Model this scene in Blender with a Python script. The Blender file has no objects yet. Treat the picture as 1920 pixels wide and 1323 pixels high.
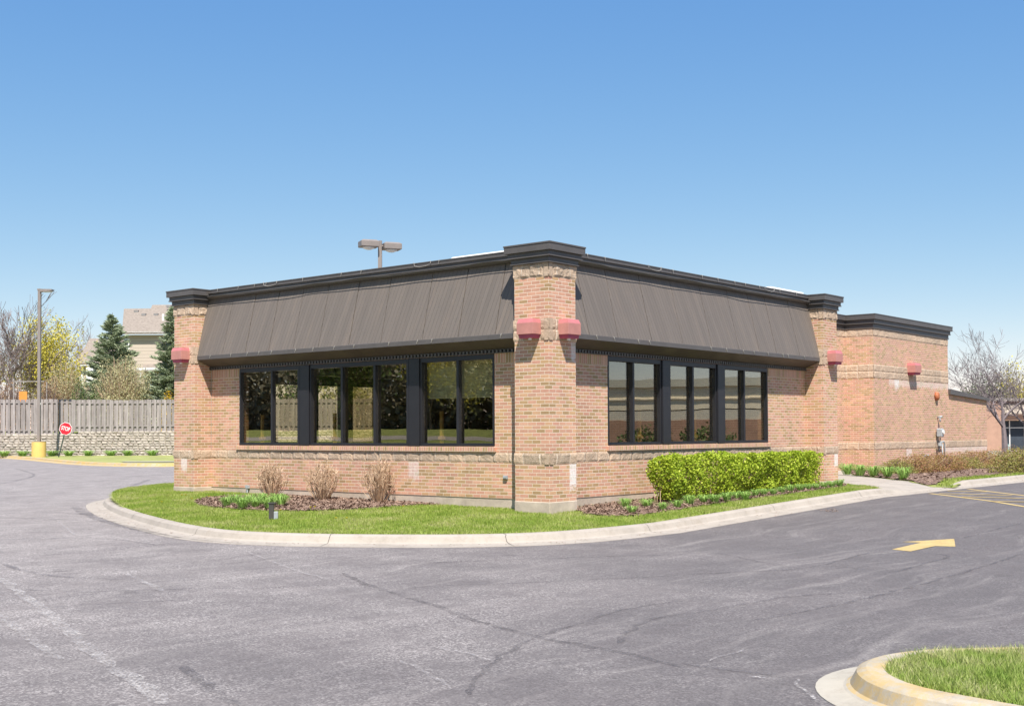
import bpy, math, random
import numpy as np
from mathutils import Vector, noise as mnoise
R_ = math.radians
random.seed(7); rng = np.random.default_rng(7)
scene = bpy.context.scene
COL = scene.collection

# ------------------------------------------------------------------ camera
CAM = (-17.674, -13.859, 1.495); YAW, PITCH, ROLL = R_(39.858), R_(1.416), R_(-0.259)
FPX, SHY = 2273.4, 92.8           # focal length and vertical shift in photo pixels (1920 wide)
Fw = Vector((math.cos(YAW)*math.cos(PITCH), math.sin(YAW)*math.cos(PITCH), math.sin(PITCH)))
Rt0 = Vector((math.sin(YAW), -math.cos(YAW), 0)); Up0 = Rt0.cross(Fw)
Rt = Rt0*math.cos(ROLL)+Up0*math.sin(ROLL); Up = -Rt0*math.sin(ROLL)+Up0*math.cos(ROLL)
cam = bpy.data.objects.new('camera', bpy.data.cameras.new('camera')); COL.objects.link(cam)
from mathutils import Matrix
m3 = Matrix((Rt, Up, -Fw)).transposed()
cam.matrix_world = Matrix.Translation(CAM) @ m3.to_4x4()
cam.data.sensor_width = 36; cam.data.lens = FPX/1920*36; cam.data.shift_y = SHY/1920
cam.data.clip_start = 0.1; cam.data.clip_end = 3000
scene.camera = cam

# ------------------------------------------------------------------ light
SUN_EL = 55.5
w = bpy.data.worlds.new('World'); scene.world = w; w.use_nodes = True
nt = w.node_tree; nt.nodes.clear()
sky = nt.nodes.new('ShaderNodeTexSky'); sky.sky_type = 'NISHITA'; sky.sun_disc = False
sky.sun_elevation = R_(SUN_EL); sky.sun_rotation = R_(225)
sky.altitude = 3000; sky.air_density = 1.0; sky.dust_density = 1.0; sky.ozone_density = 3.0
bg = nt.nodes.new('ShaderNodeBackground'); bg.inputs['Strength'].default_value = 0.097
wo = nt.nodes.new('ShaderNodeOutputWorld')
# gentle per-channel response so the zenith-to-horizon falloff is that of clear spring air
sepc = nt.nodes.new('ShaderNodeSeparateColor'); comc = nt.nodes.new('ShaderNodeCombineColor'); nt.links.new(sky.outputs[0], sepc.inputs[0])
for ch, (a_, b_, e_) in enumerate(((1.24, 1.31, 1.12), (2.62, 2.33, .72), (4.68, 4.29, .30))):
    m1 = nt.nodes.new('ShaderNodeMath'); m1.operation = 'DIVIDE'; m1.inputs[1].default_value = b_
    m2 = nt.nodes.new('ShaderNodeMath'); m2.operation = 'POWER'; m2.inputs[1].default_value = e_
    m3 = nt.nodes.new('ShaderNodeMath'); m3.operation = 'MULTIPLY'; m3.inputs[1].default_value = a_
    nt.links.new(sepc.outputs[ch], m1.inputs[0]); nt.links.new(m1.outputs[0], m2.inputs[0]); nt.links.new(m2.outputs[0], m3.inputs[0]); nt.links.new(m3.outputs[0], comc.inputs[ch])
nt.links.new(comc.outputs[0], bg.inputs[0]); nt.links.new(bg.outputs[0], wo.inputs[0])
sl = bpy.data.lights.new('sun', 'SUN'); sl.energy = 4.7; sl.angle = R_(0.5); sl.color = (1, 0.955, 0.89)
so = bpy.data.objects.new('sun', sl); COL.objects.link(so)
so.rotation_euler = Vector((1, 1, -1.4142*math.tan(R_(SUN_EL)))).to_track_quat('-Z', 'Y').to_euler()
so.location = (-20, -20, 40)
scene.view_settings.view_transform = 'Standard'; scene.view_settings.look = 'None'
scene.view_settings.gamma = 1; scene.view_settings.exposure = 0.78

# ------------------------------------------------------------------ node helpers
class NT:
    def __init__(s, name, rough=0.8, spec=0.3):
        s.m = bpy.data.materials.new(name); s.m.use_nodes = True; s.t = s.m.node_tree
        s.b = s.t.nodes['Principled BSDF']; s.b.inputs['Roughness'].default_value = rough
        s.b.inputs['Specular IOR Level'].default_value = spec
        s.out = s.t.nodes['Material Output']
    def n(s, typ, **kw):
        nd = s.t.nodes.new('ShaderNode'+typ)
        for k, v in kw.items():
            if k.startswith('i_'): nd.inputs[k[2:].replace('_', ' ')].default_value = v
            else: setattr(nd, k, v)
        return nd
    def l(s, a, b): s.t.links.new(a, b)
    def pos(s): 
        if not hasattr(s, '_p'): s._p = s.n('NewGeometry').outputs['Position']
        return s._p
    def mapv(s, sc=(1, 1, 1), rot=(0, 0, 0), src=None):
        m = s.n('Mapping'); m.inputs['Scale'].default_value = sc; m.inputs['Rotation'].default_value = rot
        s.l(src or s.pos(), m.inputs[0]); return m.outputs[0]
    def noise(s, scale, detail=4, rough=.55, vec=None, out=0):
        nd = s.n('TexNoise'); nd.inputs['Scale'].default_value = scale; nd.inputs['Detail'].default_value = detail
        nd.inputs['Roughness'].default_value = rough; s.l(vec or s.pos(), nd.inputs['Vector']); return nd.outputs[out]
    def ramp(s, fac, stops, interp='LINEAR'):
        nd = s.n('ValToRGB'); cr = nd.color_ramp; cr.interpolation = interp
        while len(cr.elements) < len(stops): cr.elements.new(.5)
        for e, (p, c) in zip(cr.elements, stops):
            e.position = p; e.color = (*c, 1) if len(c) == 3 else c
        s.l(fac, nd.inputs[0]); return nd.outputs[0]
    def mix(s, fac, a, b, mode='MIX'):
        nd = s.n('Mix', data_type='RGBA', blend_type=mode)
        for i, v in ((0, fac), (6, a), (7, b)):
            if hasattr(v, 'is_output'): s.l(v, nd.inputs[i])
            else: nd.inputs[i].default_value = v if i == 0 else (*v, 1)
        return nd.outputs[2]
    def math(s, op, a, b=0, c=None):
        nd = s.n('Math', operation=op)
        for i, v in ((0, a), (1, b), (2, c)):
            if v is None: continue
            if hasattr(v, 'is_output'): s.l(v, nd.inputs[i])
            else: nd.inputs[i].default_value = v
        return nd.outputs[0]
    def color(s, c): 
        if hasattr(c, 'is_output'): s.l(c, s.b.inputs['Base Color'])
        else: s.b.inputs['Base Color'].default_value = (*c, 1)
        return s
    def bump(s, h, strength=.5, dist=.01):
        nd = s.n('Bump'); nd.inputs['Strength'].default_value = strength; nd.inputs['Distance'].default_value = dist
        s.l(h, nd.inputs['Height']); s.l(nd.outputs[0], s.b.inputs['Normal']); return s
def G(v): return (v, v, v)
def varied(name, c, var=.25, scale=3, rough=.8, spec=.3, bump=0, bscale=40):
    t = NT(name, rough, spec); a = tuple(x*(1-var) for x in c); b = tuple(min(1, x*(1+var)) for x in c)
    t.color(t.ramp(t.noise(scale, 6, .65), [(.3, a), (.7, b)]))
    if bump: t.bump(t.noise(bscale, 5, .7), bump, .01)
    return t.m

# bricks: world-aligned; x+y runs along every wall because walls follow X or Y
def brick_mat(name, soldier=False, phase=0.0):
    t = NT(name, .85, .25)
    sp = t.n('SeparateXYZ'); t.l(t.pos(), sp.inputs[0])
    u = t.math('ADD', sp.outputs[0], sp.outputs[1]); zz = t.math('ADD', sp.outputs[2], phase)
    cb = t.n('CombineXYZ')
    t.l(u, cb.inputs[0]); t.l(zz, cb.inputs[1])
    bt = t.n('TexBrick', offset=0.0 if soldier else .5, offset_frequency=2, squash=1.0)
    bt.inputs['Scale'].default_value = 1; bt.inputs['Mortar Size'].default_value = .0062
    bt.inputs['Mortar Smooth'].default_value = .1; bt.inputs['Bias'].default_value = 0
    bt.inputs['Brick Width'].default_value = .0677 if soldier else .2032
    bt.inputs['Row Height'].default_value = .2032 if soldier else .0677
    bt.inputs['Color1'].default_value = (0, 0, 0, 1); bt.inputs['Color2'].default_value = (1, 1, 1, 1)
    bt.inputs['Mortar'].default_value = (.5, .5, .5, 1)
    t.l(cb.outputs[0], bt.inputs['Vector'])
    col = t.ramp(bt.outputs['Color'], [(0, (.50, .262, .188)), (.12, (.44, .235, .175)), (.24, (.53, .295, .215)), (.36, (.42, .215, .158)),
        (.46, (.50, .295, .175)), (.56, (.42, .265, .135)), (.65, (.285, .190, .088)), (.75, (.48, .235, .178)), (.85, (.36, .235, .115))], 'CONSTANT')
    col = t.mix(t.math('MULTIPLY', t.noise(60, 4, .7), .45), col, (.50, .34, .24))
    big = t.ramp(t.noise(.7, 3), [(.35, (1.04, 1.01, .97)), (.65, (1.20, 1.15, 1.08))])
    col = t.mix(1.0, col, big, 'MULTIPLY')
    col = t.mix(1.0, col, t.ramp(t.noise(1, 6, .7, t.mapv((2.6, 2.6, .35))), [(.32, (.88, .87, .85)), (.52, G(1.0)), (.72, (1.09, 1.08, 1.06))]), 'MULTIPLY')
    col = t.mix(bt.outputs['Fac'], col, (.70, .57, .44))
    # efflorescence: white bloom under the stone courses, ragged and blocky like real salt stains
    def patch(x0, x1, y0, y1, z0, z1, amt):
        def win(v, a, b, soft):
            m1 = t.n('MapRange'); m1.interpolation_type = 'SMOOTHSTEP'; t.l(v, m1.inputs[0])
            m1.inputs[1].default_value = a-soft; m1.inputs[2].default_value = a+soft
            m2 = t.n('MapRange'); m2.interpolation_type = 'SMOOTHSTEP'; t.l(v, m2.inputs[0])
            m2.inputs[1].default_value = b-soft; m2.inputs[2].default_value = b+soft
            return t.math('SUBTRACT', m1.outputs[0], m2.outputs[0])
        wz = t.math('ADD', sp.outputs[2], t.math('MULTIPLY', t.math('SUBTRACT', t.noise(9, 3), .5), .35))
        f = t.math('MULTIPLY', t.math('MULTIPLY', win(sp.outputs[0], x0, x1, .02), win(sp.outputs[1], y0, y1, .02)), win(wz, z0, z1, .05))
        return t.math('MULTIPLY', f, amt)
    if not soldier:
        tot = None
        for a in ((.62, .84, -.1, .2, .45, .92, .85), (-.1, .2, 11.25, 11.5, .62, .92, .6), (.4, .6, 3.85, 4.15, .55, .92, .4),
                  (12.05, 12.4, -.1, .1, .6, .93, .7), (28.8, 33.7, 3.2, 3.4, .66, .9, .45), (23.6, 29.5, 3.2, 3.4, 3.1, 3.36, .38),
                  (.68, .84, -.1, .2, 2.85, 3.2, .5), (25.1, 25.6, 3.2, 3.4, .5, .86, .5), (24.1, 24.5, 3.2, 3.4, 2.95, 3.34, .5)):
            f = patch(*a); tot = f if tot is None else t.math('ADD', tot, f)
        tot = t.math('MULTIPLY', tot, t.ramp(t.noise(14, 4, .7), [(.3, G(.35)), (.6, G(1))]))
        col = t.mix(tot, col, (.8, .78, .75))
    t.color(col)
    h = t.math('SUBTRACT', t.math('MULTIPLY', t.noise(90, 4, .7), .35), bt.outputs['Fac'])
    t.bump(h, .7, .008)
    return t.m
M = {}
M['brick'] = brick_mat('brick', phase=.002)
M['soldier'] = brick_mat('soldier_brick', True, phase=-2.86+.2032*20)
M['sill_brick'] = brick_mat('rowlock_brick', True, phase=-1.12+.2032*20)
def stone():
    t = NT('split_face_stone', .9, .2)
    sp = t.n('SeparateXYZ'); t.l(t.pos(), sp.inputs[0]); u = t.math('ADD', sp.outputs[0], sp.outputs[1])
    u = t.math('ADD', u, 40.7); fr = t.math('FRACT', t.math('DIVIDE', u, .405)); j = t.math('LESS_THAN', fr, .028)
    col = t.ramp(t.noise(7, 8, .8), [(.25, (.42, .305, .22)), (.5, (.53, .40, .30)), (.75, (.63, .505, .395))])
    fl = t.n('Math', operation='FLOOR'); t.l(t.math('DIVIDE', u, .405), fl.inputs[0])
    wn = t.n('TexWhiteNoise', noise_dimensions='1D'); t.l(fl.outputs[0], wn.inputs['W'])
    col = t.mix(1.0, col, t.ramp(wn.outputs[0], [(0, (.82, .82, .8)), (1, (1.12, 1.08, 1.02))]), 'MULTIPLY')
    col = t.mix(j, col, (.62, .53, .43))
    t.color(col); t.bump(t.noise(28, 8, .8), .9, .03); return t.m
M['stone'] = stone()
M['footing'] = varied('footing_concrete', (.47, .39, .31), .22, 2.5, .9, .2, .4, 60)
def concrete(name, base, yellow=0.0, stain=.5, zmin=None):
    t = NT(name, .85, .3)
    c = t.ramp(t.noise(1.6, 8, .72), [(.25, tuple(x*.74 for x in base)), (.5, base), (.8, tuple(min(.8, x*1.12) for x in base))])
    sp = t.n('SeparateXYZ'); t.l(t.pos(), sp.inputs[0])
    c = t.mix(t.math('MULTIPLY', t.ramp(t.noise(3.4, 9, .85), [(.50, G(0)), (.68, G(1))]), stain), c, (.25, .20, .15))
    c = t.mix(t.ramp(t.noise(140, 3, .6), [(.6, G(0)), (.75, G(.35))]), c, (.25, .22, .19))
    if yellow:
        yf = t.ramp(t.noise(2.6, 9, .88), [(.44, G(yellow)), (.56, G(yellow*.12))])
        if zmin is not None: yf = t.math('MULTIPLY', yf, t.math('GREATER_THAN', sp.outputs[2], zmin))
        c = t.mix(yf, c, (.52, .33, .08))
        c = t.mix(t.ramp(t.noise(4.2, 9, .9), [(.58, G(0)), (.66, G(.75))]), c, (.16, .11, .07)) if yellow < .8 else c
    t.color(c); t.bump(t.noise(90, 5, .7), .35, .01); return t.m
M['kerb'] = concrete('kerb_concrete', (.385, .335, .28))
M['kerb_yellow'] = concrete('worn_yellow_kerb', (.42, .36, .27), .85)
M['kerb_island'] = concrete('island_kerb_concrete', (.43, .385, .31), .62, .5, -.19)
M['walk'] = concrete('sidewalk_concrete', (.38, .335, .285))
def asphalt():
    t = NT('asphalt', .86, .3)
    p = t.pos()
    # worn towards the left / near side of the lot, freshly sealed to the right
    sp = t.n('SeparateXYZ'); t.l(p, sp.inputs[0])
    wear = t.math('ADD', t.math('MULTIPLY', sp.outputs[1], .085), t.math('MULTIPLY', sp.outputs[0], -.060))
    wear = t.math('ADD', wear, t.math('MULTIPLY', t.math('SUBTRACT', t.noise(.4, 8, .66), .5), 2.6))
    mr = t.n('MapRange'); mr.interpolation_type = 'SMOOTHSTEP'; t.l(wear, mr.inputs[0])
    mr.inputs[1].default_value = -.7; mr.inputs[2].default_value = 1.1
    base = t.mix(mr.outputs[0], (.120, .106, .103), (.240, .209, .194))
    # streaks left by tyres rounding the corner (two crossing directions, ragged)
    wv = t.n('VectorMath', operation='ADD'); wn = t.n('TexNoise'); wn.inputs['Scale'].default_value = .35; t.l(p, wn.inputs['Vector']); t.l(p, wv.inputs[0])
    ws = t.n('VectorMath', operation='SCALE'); ws.inputs['Scale'].default_value = 1.6; t.l(wn.outputs['Color'], ws.inputs[0]); t.l(ws.outputs[0], wv.inputs[1])
    st1 = t.noise(1, 9, .72, t.mapv((.22, 3.4, 1), (0, 0, R_(-55)), wv.outputs[0])); st2 = t.noise(1, 9, .74, t.mapv((.20, 3.0, 1), (0, 0, R_(-6)), wv.outputs[0]))
    base = t.mix(t.ramp(st1, [(.52, G(0)), (.68, G(.5))]), base, (.32, .285, .26))
    base = t.mix(t.ramp(st2, [(.52, G(0)), (.68, G(.6))]), base, (.125, .106, .103))
    base = t.mix(t.ramp(st2, [(.30, G(.35)), (.44, G(0))]), base, (.29, .255, .235))
    base = t.mix(t.ramp(t.noise(.75, 9, .72), [(.47, G(0)), (.66, G(.45))]), base, (.135, .116, .112))
    # pale aggregate showing where the seal coat has gone
    msk = t.math('MULTIPLY', t.ramp(t.noise(1.3, 8, .75), [(.36, G(.12)), (.62, G(1))]), t.math('ADD', t.math('MULTIPLY', mr.outputs[0], .72), .26))
    v1 = t.n('TexVoronoi'); v1.inputs['Scale'].default_value = 64; t.l(p, v1.inputs['Vector'])
    spk = t.ramp(t.math('ADD', t.math('MULTIPLY', v1.outputs['Color'], .75), t.math('MULTIPLY', t.noise(70, 2, .6), .5)), [(.62, G(0)), (.80, G(1))])
    base = t.mix(t.math('MULTIPLY', t.math('MULTIPLY', spk, msk), .62), base, (.66, .60, .55))
    v = t.n('TexVoronoi'); v.inputs['Scale'].default_value = 75; t.l(p, v.inputs['Vector'])
    base = t.mix(t.ramp(v.outputs['Color'], [(.12, G(.6)), (.42, G(0))]), base, (.075, .065, .062))
    # oil drips
    v3 = t.n('TexVoronoi'); v3.inputs['Scale'].default_value = .55; t.l(wv.outputs[0], v3.inputs['Vector'])
    base = t.mix(t.ramp(v3.outputs['Distance'], [(.03, G(.4)), (.10, G(0))]), base, (.07, .06, .058))
    t.color(base); t.bump(t.noise(55, 5, .85), .6, .014); return t.m
M['asphalt'] = asphalt()
def seam_mat(name, c, cov, amt=.7, fine=.6):
    t = NT(name, .6, .4); t.color(t.ramp(t.noise(12, 4), [(.3, tuple(x*.8 for x in c)), (.7, tuple(x*1.3 for x in c))]))
    tr = t.n('BsdfTransparent'); mx = t.n('MixShader')
    t.l(t.math('MULTIPLY', t.ramp(t.noise(3, 9, .85), [(cov-.14, G(.0)), (cov+.12, G(amt))]), t.ramp(t.noise(34, 3, .8), [(.42, G(fine)), (.58, G(1))])), mx.inputs[0])
    t.l(tr.outputs[0], mx.inputs[1]); t.l(t.b.outputs[0], mx.inputs[2]); t.l(mx.outputs[0], t.out.inputs[0]); return t.m
M['tar'] = seam_mat('tar_seal', (.108, .094, .091), .52, .58, .5)
M['scuff'] = seam_mat('pale_scuff', (.66, .61, .56), .56, .75, .0)
def paint_yellow():
    t = NT('road_paint_yellow', .8, .2)
    c = t.ramp(t.noise(6, 6, .7), [(.3, (.46, .32, .12)), (.7, (.56, .42, .18))])
    c = t.mix(t.ramp(t.noise(24, 7, .9), [(.50, G(0)), (.62, G(.75))]), c, (.17, .15, .14))
    t.color(c); return t.m
M['paint'] = paint_yellow()
def foliage(name, cols, scale=2.0, rough=.6, trans=.25, wi=.6, wn=.45):
    t = NT(name, rough, .25)
    gi = t.n('NewGeometry').outputs['Random Per Island']
    f = t.math('ADD', t.math('MULTIPLY', gi, wi), t.math('MULTIPLY', t.math('ADD', t.math('MULTIPLY', t.math('SUBTRACT', t.noise(scale, 6, .65), .5), 1+wn), .5), wn))
    n = len(cols); c = t.ramp(f, [(.12+.76*i/(n-1), cols[i]) for i in range(n)])
    t.color(c)
    if trans:
        tl = t.n('BsdfTranslucent'); t.l(c, tl.inputs[0]); mx = t.n('MixShader'); mx.inputs[0].default_value = trans
        t.l(t.b.outputs[0], mx.inputs[1]); t.l(tl.outputs[0], mx.inputs[2]); t.l(mx.outputs[0], t.out.inputs[0])
    return t.m
M['grass'] = foliage('grass', [(.12, .20, .025), (.20, .29, .04), (.28, .35, .06), (.44, .42, .18)], .9, wi=.35, wn=.85)
M['grass2'] = foliage('island_grass', [(.12, .20, .03), (.20, .30, .045), (.30, .36, .09), (.52, .48, .25)], 2.2, wi=.35, wn=.85)
M['lily'] = foliage('daylily', [(.15, .28, .055), (.26, .42, .09), (.40, .56, .17)], 5)
M['hedge'] = foliage('hedge_leaf', [(.15, .23, .015), (.27, .37, .025), (.41, .50, .04), (.54, .60, .08)], 3)
M['spruce'] = foliage('spruce_needle', [(.17, .22, .125), (.33, .38, .23), (.50, .55, .37)], 1.5, trans=.1)
M['yewish'] = foliage('evergreen_leaf', [(.05, .08, .03), (.10, .15, .045), (.17, .22, .07)], 1.5, trans=.1)
M['budyellow'] = foliage('spring_bud', [(.42, .36, .04), (.58, .50, .07), (.68, .58, .12)], 1)
M['forsythia'] = foliage('yellow_blossom', [(.72, .42, .02), (.82, .58, .03)], 1)
M['tanbush'] = foliage('budding_twig', [(.33, .29, .14), (.45, .41, .21), (.56, .53, .31)], 1.2)
M['redbush'] = foliage('copper_bud', [(.26, .13, .08), (.38, .21, .12), (.42, .30, .12)], 1.2)
M['woodland'] = foliage('woodland_leaf', [(.14, .125, .08), (.20, .18, .12), (.27, .245, .165)], .2, trans=.1)
M['barberry'] = foliage('barberry_leaf', [(.24, .10, .07), (.36, .17, .10), (.30, .24, .06), (.42, .28, .14)], 1.6)
M['drytwig'] = foliage('dry_twig', [(.38, .24, .15), (.50, .35, .23), (.60, .45, .31)], 4, trans=0)
M['dandelion'] = varied('dandelion', (.8, .6, .02), .1)
M['bark'] = varied('bark', (.17, .135, .115), .35, 9, .9, .15, .7, 25)
M['darktwig'] = varied('dark_bark', (.19, .155, .155), .25, 6, .9, .15)
M['twig'] = varied('twig', (.22, .165, .15), .25, 5, .9, .15)
M['turf'] = varied('turf_soil', (.24, .26, .08), .3, 1.2, .95, .1, .3, 50)
M['dryturf'] = varied('dry_turf', (.30, .31, .11), .3, .8, .95, .1)
def mulch():
    t = NT('mulch', .95, .15)
    v = t.n('TexVoronoi'); v.inputs['Scale'].default_value = 26; t.l(t.mapv((1, 1.9, 1), (0, 0, .6)), v.inputs['Vector'])
    t.color(t.ramp(v.outputs['Color'], [(.0, (.10, .06, .045)), (.5, (.22, .145, .11)), (1, (.32, .22, .17))]))
    t.bump(v.outputs['Distance'], .9, .03); return t.m
M['mulch'] = mulch(); M['chip'] = foliage('bark_chip', [(.13, .08, .055), (.23, .15, .11), (.34, .24, .18)], 6, trans=0)
def mansard():
    t = NT('brown_board_roof', .62, .35)
    sp = t.n('SeparateXYZ'); t.l(t.pos(), sp.inputs[0]); u = t.math('ADD', sp.outputs[0], sp.outputs[1])
    cb = t.n('CombineXYZ'); t.l(u, cb.inputs[0]); t.l(t.math('MULTIPLY', sp.outputs[2], .13), cb.inputs[1])
    c = t.ramp(t.noise(5, 6, .75, cb.outputs[0]), [(.25, (.132, .112, .096)), (.55, (.154, .128, .108)), (.78, (.200, .155, .120))])
    fl = t.n('Math', operation='FLOOR'); t.l(t.math('DIVIDE', u, .105), fl.inputs[0])
    wn = t.n('TexWhiteNoise', noise_dimensions='1D'); t.l(fl.outputs[0], wn.inputs['W'])
    c = t.mix(1.0, c, t.ramp(wn.outputs[0], [(0, G(.95)), (1, G(1.05))]), 'MULTIPLY')
    g = t.math('LESS_THAN', t.math('FRACT', t.math('DIVIDE', u, .105)), .07)
    c = t.mix(t.math('MULTIPLY', g, .55), c, (.03, .026, .024))
    c = t.mix(t.ramp(t.noise(30, 3, .5), [(.74, G(0)), (.78, G(.5))]), c, (.4, .38, .36))
    t.color(c)
    t.bump(t.math('SUBTRACT', t.math('MULTIPLY', t.noise(1, 5, .7, t.mapv((60, 60, 4))), .35), g), .5, .006)
    return t.m
M['mansard'] = mansard()
M['trim'] = varied('brown_metal_trim', (.095, .084, .078), .12, 3, .48, .45)
M['soffit'] = varied('soffit_paint', (.085, .068, .055), .2, 2, .5, .4)
M['dark'] = varied('dark_slot', (.012, .012, .013), .2)
M['frame'] = varied('window_frame_bronze', (.017, .016, .019), .12, 3, .38, .5)
M['wire'] = varied('cable_black', (.06, .055, .05), .2, 3)
M['clip'] = varied('pale_clip', (.33, .31, .28), .2, 3)
M['lamp_red'] = varied('faded_red_hood', (.46, .205, .17), .12, 5, .55, .4)
M['lamp_top'] = varied('faded_pink_hood', (.50, .17, .17), .10, 5, .5, .4)
M['lamp_ring'] = varied('magenta_ring', (.40, .07, .12), .1, 5, .5, .4)
M['lens'] = varied('lens_glass', (.75, .75, .72), .05, 5, .2, .5)
M['bell'] = varied('rusty_orange_bell', (.42, .14, .06), .25, 12, .6, .4)
M['galv'] = varied('galvanised_grey', (.34, .36, .37), .2, 6, .45, .5)
M['roofwhite'] = varied('white_curb', (.75, .74, .70), .06, 3)
M['roofing'] = varied('flat_roofing', (.22, .21, .20), .2, 1)
M['pole'] = varied('bronze_pole', (.235, .20, .18), .1, 3, .5, .4)
M['yellowbase'] = varied('yellow_painted_concrete', (.72, .48, .15), .1, 2.5, .7, .3)
M['signred'] = varied('sign_red', (.55, .018, .035), .08, 4, .4, .5)
M['white'] = varied('white_paint', (.80, .79, .76), .04, 3, .6, .3)
M['post'] = varied('green_sign_post', (.035, .055, .045), .2, 6, .6)
def fence_mat():
    t = NT('weathered_fence_wood', .9, .15)
    gi = t.n('NewGeometry').outputs['Random Per Island']
    c = t.ramp(t.noise(1, 6, .75, t.mapv((9, 9, 1.2))), [(.25, (.20, .17, .16)), (.5, (.30, .265, .25)), (.8, (.42, .38, .36))])
    c = t.mix(1.0, c, t.ramp(gi, [(0, G(.82)), (1, G(1.16))]), 'MULTIPLY'); t.color(c); return t.m
M['fence'] = fence_mat()
M['block'] = varied('retaining_block', (.43, .375, .32), .28, 3, .95, .15, .9, 14)
M['siding'] = NT('beige_siding', .7, .3)
_t = M['siding']; _sp = _t.n('SeparateXYZ'); _t.l(_t.pos(), _sp.inputs[0])
_g = _t.math('LESS_THAN', _t.math('FRACT', _t.math('DIVIDE', _sp.outputs[2], .30)), .16)
_t.color(_t.mix(_t.math('MULTIPLY', _g, .6), (.50, .42, .34), (.26, .21, .17))); M['siding'] = _t.m
M['shingle'] = varied('brown_shingle', (.27, .225, .185), .25, 5, .95, .1, .5, 12)
M['housetrim'] = varied('house_white_trim', (.76, .75, .73), .04, 3)
M['houseglass'] = varied('house_window_glass', (.05, .06, .075), .3, 1, .1, .6)
M['mallbrick'] = varied('mall_brick', (.40, .245, .175), .14, 1.5, .9, .2, .3, 30)
M['mallbeige'] = varied('mall_beige_panel', (.80, .71, .55), .06, 1, .9, .2)
M['mallgrey'] = varied('mall_grey_band', (.60, .55, .46), .06, 1, .9, .2)
M['mallolive'] = varied('mall_olive_cap', (.52, .50, .42), .06, 1, .9, .2)
M['teal'] = varied('teal_panel', (.30, .42, .40), .1, 1)
M['orange'] = varied('orange_board', (.75, .27, .06), .15, 2)
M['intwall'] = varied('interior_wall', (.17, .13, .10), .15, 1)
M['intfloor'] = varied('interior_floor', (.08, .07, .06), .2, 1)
M['blind'] = varied('window_blind', (.82, .82, .72), .05, 3)
M['pine'] = varied('pine_post', (.68, .44, .18), .12, 6)
M['carpaint'] = varied('car_paint_red', (.35, .02, .03), .05, 1, .3, .5)
M['carwhite'] = varied('car_paint_silver', (.55, .56, .58), .05, 1, .3, .5)
M['tyre'] = varied('tyre_rubber', (.02, .02, .02), .1, 1)
def glass(name, fac, tint):
    m = bpy.data.materials.new(name); m.use_nodes = True; t = m.node_tree; t.nodes.clear()
    o = t.nodes.new('ShaderNodeOutputMaterial'); mx = t.nodes.new('ShaderNodeMixShader')
    tr = t.nodes.new('ShaderNodeBsdfTransparent'); gl = t.nodes.new('ShaderNodeBsdfGlossy')
    tr.inputs[0].default_value = (*tint, 1); gl.inputs['Roughness'].default_value = 0.0; gl.inputs[0].default_value = (.97, .94, .87, 1)
    lw = t.nodes.new('ShaderNodeLayerWeight'); lw.inputs['Blend'].default_value = .5
    pw = t.nodes.new('ShaderNodeMath'); pw.operation = 'POWER'; pw.inputs[1].default_value = 2.0; t.links.new(lw.outputs['Facing'], pw.inputs[0])
    mr = t.nodes.new('ShaderNodeMath'); mr.operation = 'MULTIPLY_ADD'; mr.inputs[1].default_value = .85; mr.inputs[2].default_value = fac
    nz = t.nodes.new('ShaderNodeTexNoise'); nz.inputs['Scale'].default_value = .85; nz.inputs['Detail'].default_value = 1
    bp = t.nodes.new('ShaderNodeBump'); bp.inputs['Strength'].default_value = .3; bp.inputs['Distance'].default_value = .006
    ge = t.nodes.new('ShaderNodeNewGeometry')
    L = t.links.new
    L(ge.outputs['Position'], nz.inputs['Vector']); L(nz.outputs[0], bp.inputs['Height']); L(bp.outputs[0], gl.inputs['Normal'])
    L(pw.outputs[0], mr.inputs[0]); L(mr.outputs[0], mx.inputs[0]); L(tr.outputs[0], mx.inputs[1]); L(gl.outputs[0], mx.inputs[2]); L(mx.outputs[0], o.inputs[0])
    return m
M['glass'] = glass('tinted_window_glass', .085, (.83, .80, .68))

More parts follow.
